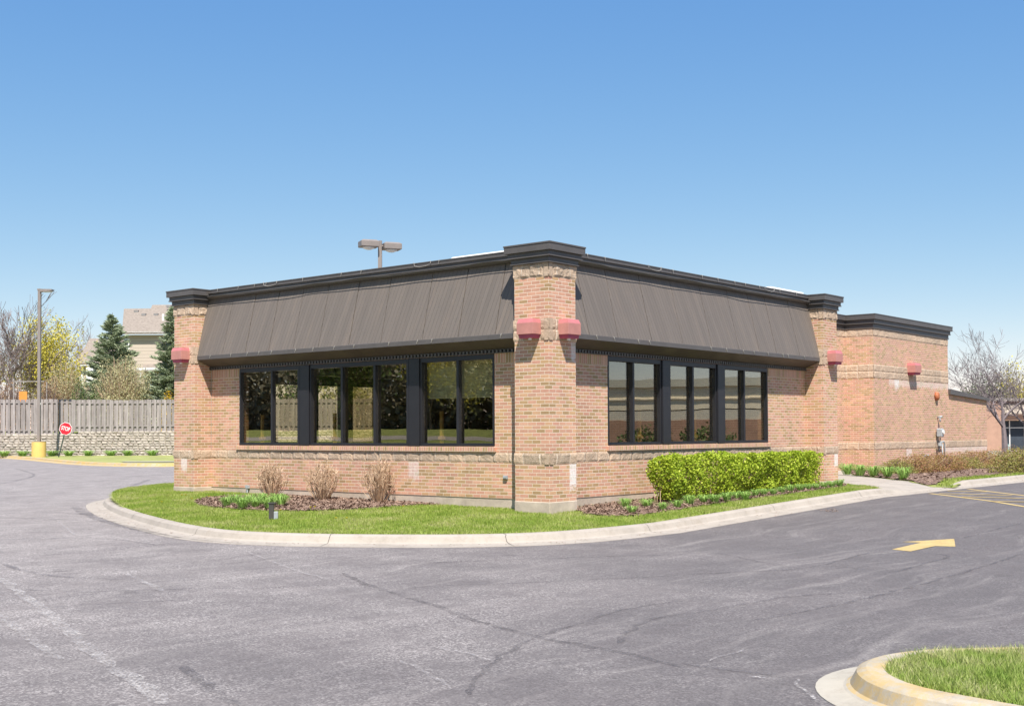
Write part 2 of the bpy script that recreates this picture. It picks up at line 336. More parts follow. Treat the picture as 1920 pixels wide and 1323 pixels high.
# ------------------------------------------------------------------ mesh helpers
class MB:
    def __init__(s): s.v = []; s.f = []
    def quad(s, a, b, c, d): n = len(s.v); s.v += [tuple(a), tuple(b), tuple(c), tuple(d)]; s.f.append((n, n+1, n+2, n+3)); return s
    def tri(s, a, b, c): n = len(s.v); s.v += [tuple(a), tuple(b), tuple(c)]; s.f.append((n, n+1, n+2)); return s
    def box(s, x0, x1, y0, y1, z0, z1):
        x0, x1 = min(x0, x1), max(x0, x1); y0, y1 = min(y0, y1), max(y0, y1); n = len(s.v)
        s.v += [(x, y, z) for z in (z0, z1) for x, y in ((x0, y0), (x1, y0), (x1, y1), (x0, y1))]
        s.f += [(n, n+3, n+2, n+1), (n+4, n+5, n+6, n+7)]+[(n+i, n+(i+1) % 4, n+4+(i+1) % 4, n+4+i) for i in range(4)]; return s
    def sbox(s, side, o0, o1, t0, t1, z0, z1):   # o = across the facade, t = along it
        return s.box(o0, o1, t0, t1, z0, z1) if side == 'L' else s.box(t0, t1, o0, o1, z0, z1)
    def obox(s, c, ax, ay, hx, hy, z0, z1):      # box with horizontal axes ax, ay
        n = len(s.v)
        for z in (z0, z1):
            for i, j in ((-1, -1), (1, -1), (1, 1), (-1, 1)):
                s.v.append((c[0]+ax[0]*hx*i+ay[0]*hy*j, c[1]+ax[1]*hx*i+ay[1]*hy*j, z))
        s.f += [(n, n+3, n+2, n+1), (n+4, n+5, n+6, n+7)]+[(n+i, n+(i+1) % 4, n+4+(i+1) % 4, n+4+i) for i in range(4)]; return s
    def loft(s, rings, cap=True):
        n = len(s.v); k = len(rings[0])
        for r in rings: s.v += [tuple(p) for p in r]
        for i in range(len(rings)-1):
            for j in range(k):
                a, b = n+i*k+j, n+i*k+(j+1) % k; s.f.append((a, b, b+k, a+k))
        if cap: s.f += [tuple(n+j for j in range(k))[::-1], tuple(n+(len(rings)-1)*k+j for j in range(k))]
        return s
    def sprof(s, side, prof, t0, t1):            # profile [(off,z)] extruded along the facade
        mk = (lambda o, t, z: (o, t, z)) if side == 'L' else (lambda o, t, z: (t, o, z))
        return s.loft([[mk(o, t, z) for o, z in prof] for t in (t0, t1)])
    def tube(s, pts, rad, k=6, cap=True):
        pts = [Vector(p) for p in pts]; rad = rad if isinstance(rad, (list, tuple)) else [rad]*len(pts); rings = []
        for i, p in enumerate(pts):
            d = (pts[min(i+1, len(pts)-1)]-pts[max(i-1, 0)]).normalized()
            a = d.cross(Vector((0, 0, 1)) if abs(d.z) < .95 else Vector((1, 0, 0))).normalized(); b = d.cross(a)
            rings.append([p+(a*math.cos(2*math.pi*j/k)+b*math.sin(2*math.pi*j/k))*rad[i] for j in range(k)])
        return s.loft(rings, cap)
    def cyl(s, c, r, z0, z1, k=24, r1=None):
        r1 = r if r1 is None else r1
        return s.loft([[(c[0]+q*math.cos(2*math.pi*j/k), c[1]+q*math.sin(2*math.pi*j/k), z) for j in range(k)] for q, z in ((r, z0), (r1, z1))])
    def build(s, name, mat, parent=None, smooth=False, loc=None, bevel=0):
        me = bpy.data.meshes.new(name)
        v = s.v
        if loc is not None: v = [(a-loc[0], b-loc[1], c-loc[2]) for a, b, c in v]
        me.from_pydata(v, [], s.f); me.materials.append(M[mat] if isinstance(mat, str) else mat)
        if smooth: me.polygons.foreach_set('use_smooth', [True]*len(me.polygons))
        me.validate(); me.update()
        o = bpy.data.objects.new(name, me); COL.objects.link(o)
        if parent is not None: o.parent = parent
        if loc is not None: o.location = loc
        if bevel:
            b = o.modifiers.new('bevel', 'BEVEL'); b.width = bevel; b.segments = 2; b.limit_method = 'ANGLE'
        return o
def npmesh(name, verts, k, mat, parent=None, loc=None):   # verts (N*k,3): N separate k-gons
    verts = np.asarray(verts, np.float32).reshape(-1, 3); n = len(verts)//k
    me = bpy.data.meshes.new(name); me.vertices.add(len(verts)); me.vertices.foreach_set('co', verts.ravel())
    me.loops.add(n*k); me.loops.foreach_set('vertex_index', np.arange(n*k, dtype=np.int32))
    me.polygons.add(n); me.polygons.foreach_set('loop_start', np.arange(0, n*k, k, dtype=np.int32)); me.polygons.foreach_set('loop_total', np.full(n, k, np.int32))
    me.materials.append(M[mat]); me.update(calc_edges=True)
    o = bpy.data.objects.new(name, me); COL.objects.link(o)
    if parent is not None: o.parent = parent
    if loc is not None: o.location = loc
    return o
def tag(o, label=None, cat=None, group=None, kind=None):
    for k, v in (('label', label), ('category', cat), ('group', group), ('kind', kind)):
        if v: o[k] = v
    return o
def empty(name, loc=(0, 0, 0), rz=0):
    o = bpy.data.objects.new(name, None); COL.objects.link(o); o.location = loc; o.rotation_euler = (0, 0, rz); o.empty_display_size = .3; return o
def copy_tree(o, parent=None):
    c = o.copy(); COL.objects.link(c); c.parent = parent
    for ch in list(o.children): copy_tree(ch, c)
    return c
def struct(o): o['kind'] = 'structure'; return o

# ------------------------------------------------------------------ terrain
def g(x, y=0):            # level of the asphalt
    return -.22+.22*min(1, max(0, x/8.6))
def gv(x): return -.22+.22*np.clip(x/8.6, 0, 1)
def rise(x, y):           # the lawn climbs a little towards the left facade
    t = min(1, max(0, (x+3.8)/3.6)); t = t*t*(3-2*t)
    s = min(1, max(0, (y+2.1)/2)) if x > -2.6 else 1
    return t*(.06+.009*max(0, min(11, y)))*min(1, max(0, (8-x)/8))*s
def lawn(x, y): return g(x)+.135+rise(x, y)+.0
def at(px, py, dz=0.0, surf=g):   # point of the terrain seen at a photo pixel
    d = Fw+Rt*((px-960)/FPX)+Up*((661.5+SHY-py)/FPX); C = Vector(CAM); z = 0
    for _ in range(30):
        t = (z+dz-C.z)/d.z; p = C+d*t; z = surf(p.x, p.y)
    return (p.x, p.y)
def atdepth(px, py, dep):
    d = Fw+Rt*((px-960)/FPX)+Up*((661.5+SHY-py)/FPX); return Vector(CAM)+d*dep
def chaikin(P, n=2, closed=False):
    for _ in range(n):
        Q = [] if closed else [P[0]]
        rngi = range(len(P)) if closed else range(len(P)-1)
        for i in rngi:
            a, b = P[i], P[(i+1) % len(P)]
            Q += [tuple(a[k]*.75+b[k]*.25 for k in range(len(a))), tuple(a[k]*.25+b[k]*.75 for k in range(len(a)))]
        if not closed: Q.append(P[-1])
        P = Q
    return P
def inside(poly, X, Y):
    r = np.zeros(X.shape, bool); n = len(poly)
    for i in range(n):
        x0, y0 = poly[i][:2]; x1, y1 = poly[(i+1) % n][:2]
        if y0 == y1: continue
        c = ((y0 > Y) != (y1 > Y)) & (X < (x1-x0)*(Y-y0)/(y1-y0)+x0); r ^= c
    return r

# asphalt sheet to the horizon
mb = MB(); xs = [-1500, -60, -20, 0, .6, 2.2, 4.3, 6.5, 8, 8.6, 12, 40, 120, 1500]; ys = [-1500, -60, -20, -5, 10, 40, 120, 1500]
for i in range(len(xs)-1):
    for j in range(len(ys)-1):
        a, b, c, d = xs[i], xs[i+1], ys[j], ys[j+1]
        mb.quad((a, c, g(a)), (b, c, g(b)), (b, d, g(b)), (a, d, g(a)))
struct(mb.build('parking_lot_asphalt', 'asphalt'))

def kerb(path, name, mat, hts=None, gutter=.42, width=.16, left=True, zf=g):
    n = len(path); rings = []; h0 = .15
    for i, p in enumerate(path):
        a, b = path[max(0, i-1)], path[min(n-1, i+1)]; d = Vector((b[0]-a[0], b[1]-a[1], 0)).normalized()
        nr = Vector((-d.y, d.x, 0)) if left else Vector((d.y, -d.x, 0))
        h = h0 if hts is None else hts[i]; z = zf(p[0], p[1])
        # small settling and chipping so the edge is not ruler straight
        j = (mnoise.noise(Vector((p[0]*1.7, p[1]*1.7, 3)))*.010, mnoise.noise(Vector((p[0]*3, p[1]*3, 9)))*.008)
        pr = [(0, -.12), (0, h-.012), (.012, h), (width*.72, h+j[1]*.3), (width*.92, h-.012), (width*1.08, h*.82), (width+.055+j[0], h*.28), (width+.10+j[0], .022),
              (width+gutter+j[0]*1.5, .006), (width+gutter+j[0]*1.5, -.12)]
        rings.append([Vector((p[0], p[1], z+q))+nr*o for o, q in pr])
    m = MB(); m.loft(rings); return struct(m.build(name, mat, smooth=False))
def resample(path, step):
    out = [path[0]]; acc = 0
    for a, b in zip(path[:-1], path[1:]):
        L = math.hypot(b[0]-a[0], b[1]-a[1]); 
        k = max(1, int(L/step))
        for i in range(1, k+1): out.append(tuple(a[q]+(b[q]-a[q])*i/k for q in range(len(a))))
    return out
K1 = [(7.5, 17.2), (4.6, 16.6), (2.5, 15.7), (.9, 14.85), (-.5, 13.6), (-1.55, 12.1), (-2.85, 9.6), (-3.85, 7.3), (-4.85, 4.7), (-5.38, 2.9), (-5.42, 1.9),
      (-5.15, .95), (-4.75, .15), (-4.15, -.75), (-3.55, -1.45), (-2.8, -1.93), (-1.9, -2.15), (-.6, -2.24), (1, -2.24), (3, -2.22), (6, -2.2), (9.6, -2.18)]
K1 = resample(chaikin(K1, 2), .3)
path = K1+resample([(9.6, -2.18), (10.9, -2.18), (14.2, -2.16), (15.3, -2.16), (80, -2.1)], .5)[1:]
hts = [(.15 if p[0] < 9.6 or p[0] > 15.3 else (.03 if 11.2 < p[0] < 14.0 else .15-.12*min(1, (p[0]-9.6)/1.6) if p[0] < 12 else .03+.12*(p[0]-14.0)/1.3)) for p in path]
kerb(path, 'kerb', 'kerb', hts, gutter=.44, left=False)
# joints in the kerb
mb = MB()
for i in range(8, len(path), 11):
    p = path[i]; q = path[min(i+1, len(path)-1)]; d = Vector((q[0]-p[0], q[1]-p[1], 0)).normalized(); nr = Vector((d.y, -d.x, 0)); h = hts[i]
    z = g(p[0]); w_ = .0035
    sec = [(-.002, h+.002), (.12, h+.003), (.155, h-.006), (.176, h*.82+.003), (.218, h*.28+.004), (.262, .027), (.44, .018), (.60, .010)]
    wob = [random.uniform(-.012, .012) for _ in sec]
    for k in range(len(sec)-1):
        P = [Vector((p[0], p[1], z+sec[k+e][1]))+nr*sec[k+e][0]+d*(wob[k+e]+s*w_) for e, s in ((0, -1), (0, 1), (1, 1), (1, -1))]
        mb.quad(*P)
struct(mb.build('kerb_joint', 'dark'))

def sheet(poly, zf, step, name, mat, bump=0.0, margin=0.0):
    xs_ = [p[0] for p in poly]; ys_ = [p[1] for p in poly]
    nx = int((max(xs_)-min(xs_))/step)+2; ny = int((max(ys_)-min(ys_))/step)+2; x0 = min(xs_)-step/2; y0 = min(ys_)-step/2
    gx = x0+step*np.arange(nx+1); gy = y0+step*np.arange(ny+1)
    cx, cy = np.meshgrid((gx[:-1]+gx[1:])/2, (gy[:-1]+gy[1:])/2, indexing='ij'); ins = inside(poly, cx, cy)
    if margin:
        for a in range(8): ins |= inside(poly, cx+margin*math.cos(a*.785), cy+margin*math.sin(a*.785))
    m = MB(); idx = {}
    def vid(i, j):
        if (i, j) not in idx:
            x, y = gx[i], gy[j]; idx[i, j] = len(m.v)
            m.v.append((x, y, zf(x, y)+(mnoise.noise(Vector((x*4, y*4, 0)))*bump if bump else 0)))
        return idx[i, j]
    for i, j in zip(*np.nonzero(ins)): m.f.append((vid(i, j), vid(i+1, j), vid(i+1, j+1), vid(i, j+1)))
    return m.build(name, mat, smooth=True)
LAWN = [tuple(p) for p in K1 if p[0] < 9.5]+[(10.2, -2.0), (11.2, -.9), (12.0, -.05), (12.1, .3), (6, 6), (7.5, 12)]
struct(sheet(LAWN, lawn, .12, 'lawn_ground', 'turf', .01, .05))
BEDL = [at(*p, .02, lawn) for p in ((362, 943), (372, 935), (400, 931), (470, 929), (520, 927))]+[(.7, 9.6), (.7, 1.9)]+[at(*p, .02, lawn) for p in ((880, 943), (790, 946), (720, 951), (640, 955), (560, 957), (480, 956), (400, 951))]
BEDR = [(.86, .6), (.80, -.15)]+[at(*p, .02, lawn) for p in ((1092, 963), (1175, 968), (1240, 960), (1330, 945), (1440, 930), (1530, 919), (1582, 912), (1590, 907))]+[(11.3, .1), (11.3, .6)]
def mound(poly):
    c = [(a[0], a[1]) for a in poly]
    return lambda x, y: lawn(x, y)+.022
bedL = struct(sheet(chaikin(BEDL, 1, True), mound(BEDL), .07, 'mulch_bed', 'mulch', .03))
bedR = struct(sheet(chaikin(BEDR, 1, True), mound(BEDR), .07, 'mulch_bed', 'mulch', .03))
# sidewalk to the entrance, and the right-hand verge
def wk(px, py): return at(px, py, .135)
SW = [wk(1571, 905), wk(1603, 909.5), wk(1662, 916), (11.2, -2.19), (15.8, -2.19), (16.5, -1.2), (19.8, 2.4)]+[(22.3, 5.0), (22.2, 4.34), (12.3, 4.34)]
def swz(x, y): return g(x)+.028+.104*min(1, max(0, (y+2.19)/1.1))
struct(sheet(SW, swz, .1, 'sidewalk', 'walk', 0, .09))
VERGE = [(15.1, -2.16), wk(1787, 906.0), wk(1747, 905.5), wk(1712, 902.5), wk(1661, 897), wk(1600, 890.5), (22.2, 4.3), (22.3, 3.25), (40, 3.25), (80, 3.2), (80, -2.13)]
def vz(x, y): return .032+.110*max(min(1, max(0, (y+2.19)/1.1)), min(1, max(0, (x-14.0)/1.3)))
struct(sheet(VERGE, vz, .12, 'verge_ground', 'turf', .004, .03))
BEDW = [wk(1740, 905), wk(1712, 902.2), wk(1661, 896.8), wk(1600, 890.3), (22.2, 4.3), (22.3, 3.25), (80, 3.2), (80, .6), (36, .55), wk(1920, 887), wk(1850, 892), wk(1800, 896.5), wk(1762, 902)]
struct(sheet(BEDW, lambda x, y: vz(x, y)+.024, .1, 'mulch_bed', 'mulch', .04))
# near island, lower right
ISL = [(-11.3, -14.2), (-10.75, -12.9), (-10.52, -11.9), (-10.42, -11.3), (-10.34, -10.98), (-10.12, -10.70), (-9.80, -10.52), (-9.45, -10.50), (-9.1, -10.66), (-8.7, -11.05), (-8.1, -11.8), (-7.2, -13.2)]
ISLp = resample(chaikin(ISL, 2), .12)
kerb(ISLp, 'island_kerb', 'kerb_island', gutter=.28, width=.17, left=True)
struct(sheet(ISLp, lambda x, y: g(x)+.135, .08, 'island_ground', 'turf', .02, .04))

# ------------------------------------------------------------------ grass
def blades(poly, n, hmin, hmax, wd, zf, name, mat, holes=(), seed=1, cut=None, lean=.35, spread=None):
    r = np.random.default_rng(seed); P = np.array([p[:2] for p in poly]); lo = P.min(0); hi = P.max(0)
    X = r.uniform(lo[0], hi[0], n*3); Y = r.uniform(lo[1], hi[1], n*3); ok = inside(poly, X, Y)
    for h in holes: ok &= ~inside(h, X+r.normal(0, .05, X.shape), Y+r.normal(0, .05, X.shape))
    if cut is not None: ok &= cut(X, Y)
    X = X[ok][:n]; Y = Y[ok][:n]; k = len(X)
    Z = np.array([zf(a, b) for a, b in zip(X, Y)])
    cl = np.array([mnoise.noise(Vector((a*2.2, b*2.2, 5))) for a, b in zip(X, Y)])
    H = (hmin+(hmax-hmin)*r.random(k))*(1+.5*cl); A = r.uniform(0, 6.28, k); W = wd*(.6+.8*r.random(k))
    lx = r.normal(0, lean, k)*H; ly = r.normal(0, lean, k)*H
    dx, dy = np.cos(A)*W/2, np.sin(A)*W/2
    V = np.empty((k, 3, 3)); V[:, 0] = np.stack([X-dx, Y-dy, Z-.005], 1); V[:, 1] = np.stack([X+dx, Y+dy, Z-.005], 1); V[:, 2] = np.stack([X+lx, Y+ly, Z+H], 1)
    o = npmesh(name, V, 3, mat); return tag(o, kind='stuff')
BLD = [(.0, -.0), (.83, 0), (.83, .5), (12, .5), (12, 12), (.5, 11.8), (0, 11.8), (0, 10.97), (.5, 10.97), (.5, .83), (0, .83)]
bl = chaikin(BEDL, 1, True); br = chaikin(BEDR, 1, True)
tag(blades(LAWN, 230000, .025, .058, .014, lawn, 'lawn_grass', 'grass', (bl, br, BLD), 3), 'short bright spring grass round the corner of the brick building', 'grass')
near = [tuple(p) for p in ISLp]
tag(blades(near, 60000, .03, .075, .008, lambda x, y: g(x)+.135, 'island_grass', 'grass2', (), 4, lean=.5), 'longer grass with straw patches on the near kerbed island', 'grass')
vg = [(14.9, -2.1), wk(1785, 905.5), wk(1755, 904.8), wk(1768, 900), wk(1800, 897.5), wk(1850, 893), wk(1920, 888), (36, .5), (60, .5), (60, -2.05)]
tag(blades(vg, 45000, .05, .09, .02, vz, 'verge_grass', 'grass', (), 5), 'bright grass strip between the right-hand kerb and the mulch', 'grass')
def scatter_quads(poly, n, s0, s1, zf, name, mat, seed, holes=(), flat=.35):
    r = np.random.default_rng(seed); P = np.array([p[:2] for p in poly]); lo = P.min(0); hi = P.max(0)
    X = r.uniform(lo[0], hi[0], n*3); Y = r.uniform(lo[1], hi[1], n*3); ok = inside(poly, X, Y)
    for h in holes: ok &= ~inside(h, X, Y)
    X = X[ok][:n]; Y = Y[ok][:n]; k = len(X); Z = np.array([zf(a, b) for a, b in zip(X, Y)])+r.random(k)*.02+.012
    a = r.uniform(0, 6.28, k); L = r.uniform(s0, s1, k); W = L*r.uniform(.25, .5, k); t1 = r.normal(0, flat, k); t2 = r.normal(0, flat, k)
    u = np.stack([np.cos(a)*L, np.sin(a)*L, t1*L], 1); v = np.stack([-np.sin(a)*W, np.cos(a)*W, t2*W], 1); c = np.stack([X, Y, Z], 1)
    V = np.stack([c-u-v, c+u-v, c+u+v, c-u+v], 1); return npmesh(name, V, 4, mat)
tag(scatter_quads(bl, 9000, .012, .035, lambda x, y: lawn(x, y)+.022, 'bark_chips', 'chip', 11), 'brown bark chips in the bed under the left windows', 'mulch', kind='stuff')
tag(scatter_quads(br, 9000, .012, .035, lambda x, y: lawn(x, y)+.022, 'bark_chips', 'chip', 12), 'brown bark chips in the bed round the green hedge', 'mulch', kind='stuff')
tag(scatter_quads(BEDW[:9]+[(33, .7)], 8000, .02, .05, lambda x, y: .16, 'bark_chips', 'chip', 13), 'brown bark chips in the bed along the right wing', 'mulch', kind='stuff')
#DETAILS

# ================================================================== the brick building
S, PW, L1, L2, R1, R2 = .5, .825, 10.97, 11.79, 11.44, 12.27
B = empty('brick_building'); tag(B, 'one-storey pink and tan brick restaurant building with brown sloped board roof band and black-framed windows', 'building')
# --- main walls (each wall a part; window strip left open)
def wallmesh(side, t0, t1, w0, w1):
    m = MB(); o0, o1 = S, S+.28
    for a, b, z0, z1 in ((t0, t1, .202, .902), (t0, t1, 1.105, 1.226), (t0, w0, 1.226, 3.0), (w1, t1, 1.226, 3.0), (t0, t1, 3.0, 4.85)): m.sbox(side, o0, o1, a, b, z0, z1)
    m.sbox(side, o0+.02, o1, t0, t1, .902, 1.105); return m
wl = wallmesh('L', S, L2-.1, 1.76, 9.86).build('wall', 'brick', B)
wr = wallmesh('R', S+.281, R2-.1, 2.57, 9.40).build('wall', 'brick', B)
def rough_band(m, side, off, t0, t1, z0, z1, depth=.2, amp=.022, st=.045, seed=0, edge=.405):
    # split-face stone course: a gridded rough face with squared mortar joints every block
    nt_ = max(1, int(abs(t1-t0)/st)); nz = max(2, int((z1-z0)/.035)); n = len(m.v)
    mk = (lambda o, t, z: (o, t, z)) if side == 'L' else (lambda o, t, z: (t, o, z))
    for i in range(nt_+1):
        t = t0+(t1-t0)*i/nt_; fr = ((t+.2)/edge) % 1; jd = min(fr, 1-fr)*edge
        for j in range(nz+1):
            z = z0+(z1-z0)*j/nz; q = mnoise.noise(Vector((t*6+seed, z*7, seed*3+(0 if side == 'L' else 9))))+.6*mnoise.noise(Vector((t*17, z*19, seed)))
            e = min(1, jd/.03)*(1 if 0 < j < nz else .15)
            m.v.append(mk(off-(.010+amp*.45*(.55+q))*e, t, z))
    for i in range(nt_):
        for j in range(nz):
            a = n+i*(nz+1)+j; m.f.append((a, a+1, a+nz+2, a+nz+1))
    b0 = len(m.v)   # top, bottom and ends back to the wall
    for t in (t0, t1):
        for z in (z0, z1):
            for o in (off, off+depth): m.v.append(mk(o, t, z))
    for q in ((0, 1, 5, 4), (2, 6, 7, 3), (0, 2, 3, 1), (4, 5, 7, 6)): m.f.append(tuple(b0+k for k in q))
    for i in range(nt_):
        a = n+i*(nz+1); c = n+(i+1)*(nz+1)
        t_a, t_c = t0+(t1-t0)*i/nt_, t0+(t1-t0)*(i+1)/nt_
        for z, ia, ic in ((z0, a, c), (z1, a+nz, c+nz)):
            k = len(m.v); m.v += [mk(off, t_a, z), mk(off, t_c, z)]; m.f.append((ia, ic, k+1, k))
    return m
m = MB(); rough_band(m, 'L', S+.005, PW, L1, .902, 1.105, .2); m.build('stone_band', 'stone', wl)
m = MB(); rough_band(m, 'R', S+.005, PW, R1, .902, 1.105, .2); m.build('stone_band', 'stone', wr)
m = MB(); m.sbox('L', S+.012, S+.29, PW, L1, -.4, .202); m.build('footing', 'footing', wl)
m = MB(); m.sbox('R', S+.012, S+.29, PW, R1, -.4, .202); m.build('footing', 'footing', wr)
for side, a0, a1, par in (('L', PW, 1.76, wl), ('L', 9.86, L1, wl), ('R', PW, 2.57, wr), ('R', 9.40, R1, wr)):
    MB().sbox(side, S-.004, S+.1, a0, a1, 2.862, 3.062).build('soldier_course', 'soldier', par)
for side, a0, a1, par in (('L', 1.72, 9.93, wl), ('R', 2.53, 9.47, wr)):
    MB().sprof(side, [(S-.045, 1.118), (S-.045, 1.205), (S+.10, 1.226), (S+.10, 1.118)], a0, a1).build('window_sill', 'sill_brick', par)
# --- pillars
def pillar(name, x0, x1, y0, y1, faces, zb=-.4):
    m = MB().box(x0, x1, y0, y1, .202, .90); m.box(x0, x1, y0, y1, 1.107, 3.21); m.box(x0, x1, y0, y1, 3.62, 4.40)
    m.box(x0+.02, x1-.02, y0+.02, y1-.02, .90, 1.107); m.box(x0+.02, x1-.02, y0+.02, y1-.02, 3.21, 3.62)
    p = m.build('pillar', 'brick', B)
    for z0, z1, nm, dz in ((.90, 1.107, 'stone_band', 0), (3.21, 3.412, 'stone_band', 3), (3.418, 3.62, 'stone_band', 5), (4.40, 4.66, 'stone_capital', 7)):
        m = MB(); am = .022 if z0 < 4 else .038
        for side, off, t0, t1 in faces: rough_band(m, side, off, t0-.018, t1+.018, z0, z1, .1, am, .035, dz, .405 if z0 < 4 else .33)
        m.box(x0+.012, x1-.012, y0+.012, y1-.012, z0+.002, z1-.002); m.build(nm, 'stone', p)
    MB().box(x0-.012, x1+.012, y0-.012, y1+.012, zb, .202).build('footing', 'footing', p, bevel=.012)
    m = MB()     # three-stepped dark metal cap, each step with a lit drip lip
    for o, z0, z1 in ((.142, 4.870, 4.995), (.090, 4.765, 4.870), (.045, 4.655, 4.765)):
        m.box(x0-o, x1+o, y0-o, y1+o, z0+(.028 if o < .14 else 0), z1)
        if o < .14: m.box(x0-o-.014, x1+o+.014, y0-o-.014, y1+o+.014, z0, z0+.024)
    m.box(x0-.152, x1+.152, y0-.152, y1+.152, 4.995, 5.025)
    m.build('cornice_cap', 'trim', p, bevel=.003); return p
pc = pillar('corner', 0, PW, 0, PW, (('L', 0, 0, PW), ('R', 0, 0, PW)))
plf = pillar('left', 0, PW, L1, L2, (('L', 0, L1, L2), ('R', L1, 0, PW)))
prt = pillar('right', R1, R2, 0, PW, (('R', 0, R1, R2), ('L', R1, 0, PW)))
# --- sloped board roof band with its trim
def roof_band(side, t0, t1, nm):
    r = MB().sprof(side, [(.105, 3.40), (.435, 4.78), (.56, 4.78), (.56, 3.30), (.14, 3.30)], t0, t1)
    # board panels with open joints, laid on the backing
    edges = [t0]; k = t0+.55
    while k < t1-.5: edges.append(k); k += random.choice((.86, .98, 1.22))
    edges.append(t1)
    o = r.build('mansard_roof', 'dark', B)
    for a, b in zip(edges[:-1], edges[1:]):
        lift = random.uniform(0, .007); j = .005+random.random()*.006
        MB().sprof(side, [(.080-lift, 3.385), (.412-lift, 4.79), (.434, 4.785), (.103, 3.385)], a+j, b-j).build('board_panel', 'mansard', o)
    MB().sprof(side, [(.072, 3.295), (.072, 3.385), (.086, 3.40), (.104, 3.40), (.104, 3.295)], t0, t1).build('flashing', 'trim', o)
    MB().sprof(side, [(.076, 3.293), (.30, 3.20), (.47, 3.135), (.55, 3.13), (.55, 3.293)], t0, t1).build('soffit', 'soffit', o)
    m = MB().sprof(side, [(.468, 3.133), (.468, 3.062), (.55, 3.062), (.55, 3.133)], t0, t1)
    o2 = m.build('vent_strip', 'dark', o)
    m = MB(); t = t0+.02
    while t < t1-.03: m.sbox(side, .440, .468, t, t+.050, 3.066, 3.128); t += .098
    m.sbox(side, .452, .468, t0, t1, 3.058, 3.072); m.sbox(side, .452, .468, t0, t1, 3.124, 3.134)
    m.build('dentil_strip', 'trim', o)
    c = MB().sprof(side, [(.300, 4.992), (.300, 4.922), (.338, 4.918), (.338, 4.862), (.286, 4.858), (.286, 4.838), (.33, 4.80), (.44, 4.775), (.8, 4.775), (.8, 5.0)], t0, t1)
    c.sprof(side, [(.290, 4.992), (.290, 5.012), (.9, 5.012), (.9, 5.001), (.36, 4.993)], t0, t1)
    co = c.build('cornice', 'trim', B)
    # slack cable clipped along the cornice, casting its wavy line on the boards
    pts = []; t = t0+.05
    while t < t1-.05:
        o_, z_ = .262+.006*math.sin(t*2.1), 4.822+.014*math.sin(t*1.3)+.012*math.sin(t*3.7+1)
        pts.append((o_, t, z_) if side == 'L' else (t, o_, z_)); t += .12
    MB().tube(pts, .008, 5).build('cable', 'wire', co, smooth=True)
    m = MB(); mw = MB()
    for k in range(int((t1-t0)/.62)):
        t = t0+.3+k*.62+random.uniform(-.2, .2)
        q = lambda o, t_, z: (o, t_, z) if side == 'L' else (t_, o, z)
        if random.random() < .8: MB().tube([q(.075, t, 3.40), q(.062, t+.01, 3.36), q(.066, t+.03, 3.315)], .008, 4).build('light_clip', 'clip', co)
        if random.random() < .6: MB().tube([q(.285, t, 5.02), q(.270, t, 4.99), q(.282, t+.02, 4.93)], .007, 4).build('light_clip', 'clip', co)
    for tc in ((3.3, 8.2) if side == 'L' else (3.8, 8.9)):
        q = lambda o, t_, z: (o, t_, z) if side == 'L' else (t_, o, z)
        MB().tube([q(.29, tc, 5.03), q(.27, tc-.02, 4.97), q(.268, tc+.10, 4.925), q(.266, tc+.30, 4.915), q(.268, tc+.44, 4.95), q(.28, tc+.47, 5.035)], .0055, 5).build('hanging_cable', 'clip', co)
    return o
rl = roof_band('L', PW, L1, 'left'); rr = roof_band('R', PW, R1, 'right')
# --- windows
def window(side, t0, t1, divs, ctrl_side):
    f = MB(); fo, fi = S-.005, S+.10; z0, z1 = 1.228, 3.056
    f.sbox(side, fo, fi, t0, t1, z0, z0+.055); f.sbox(side, fo, fi, t0, t1, z1-.10, z1)
    f.sbox(side, fo, fi, t0, t0+.05, z0+.055, z1-.10); f.sbox(side, fo, fi, t1-.05, t1, z0+.055, z1-.10)
    for d in divs: f.sbox(side, fo, fi, d-.033, d+.033, z0+.055, z1-.10)
    f.sbox(side, fo-.012, fo, t0+.01, t1-.01, z0+.002, z0+.02)
    o = f.build('window', 'frame', B, bevel=.004)
    e = [t0+.05]+[x for d in divs for x in (d-.033, d+.033)]+[t1-.05]
    for a, b in zip(e[::2], e[1::2]): MB().sbox(side, S+.078, S+.086, a+.001, b-.001, z0+.056, z1-.101).build('pane', 'glass', o)
    return o
WL = [(7.67, 9.85, (8.64,)), (4.16, 7.29, (6.22, 5.18)), (1.765, 3.81, (2.75,))]
WR = [(2.575, 4.58, (3.51,)), (4.90, 6.92, (5.89,)), (7.26, 9.395, (8.23,))]
for a, b, d in WL: window('L', a, b, d, 0)
for a, b, d in WR: window('R', a, b, d, 0)
for side, a, b in (('L', 7.29, 7.67), ('L', 3.81, 4.16), ('R', 4.58, 4.90), ('R', 6.92, 7.26)):
    m = MB().sbox(side, S-.03, S+.13, a+.002, b-.002, 1.228, 3.05); m.sbox(side, S-.036, S-.03, (b-.045 if side == 'L' else a+.02), (b-.02 if side == 'L' else a+.045), 1.24, 3.04)
    m.build('window_mullion', 'frame', B, bevel=.006)
for side, a, b in (('L', 1.76, 9.86), ('R', 2.57, 9.4)):
    MB().sbox(side, S+.005, S+.10, a, b, 3.0561, 3.0605).build('window_head', 'frame', B)
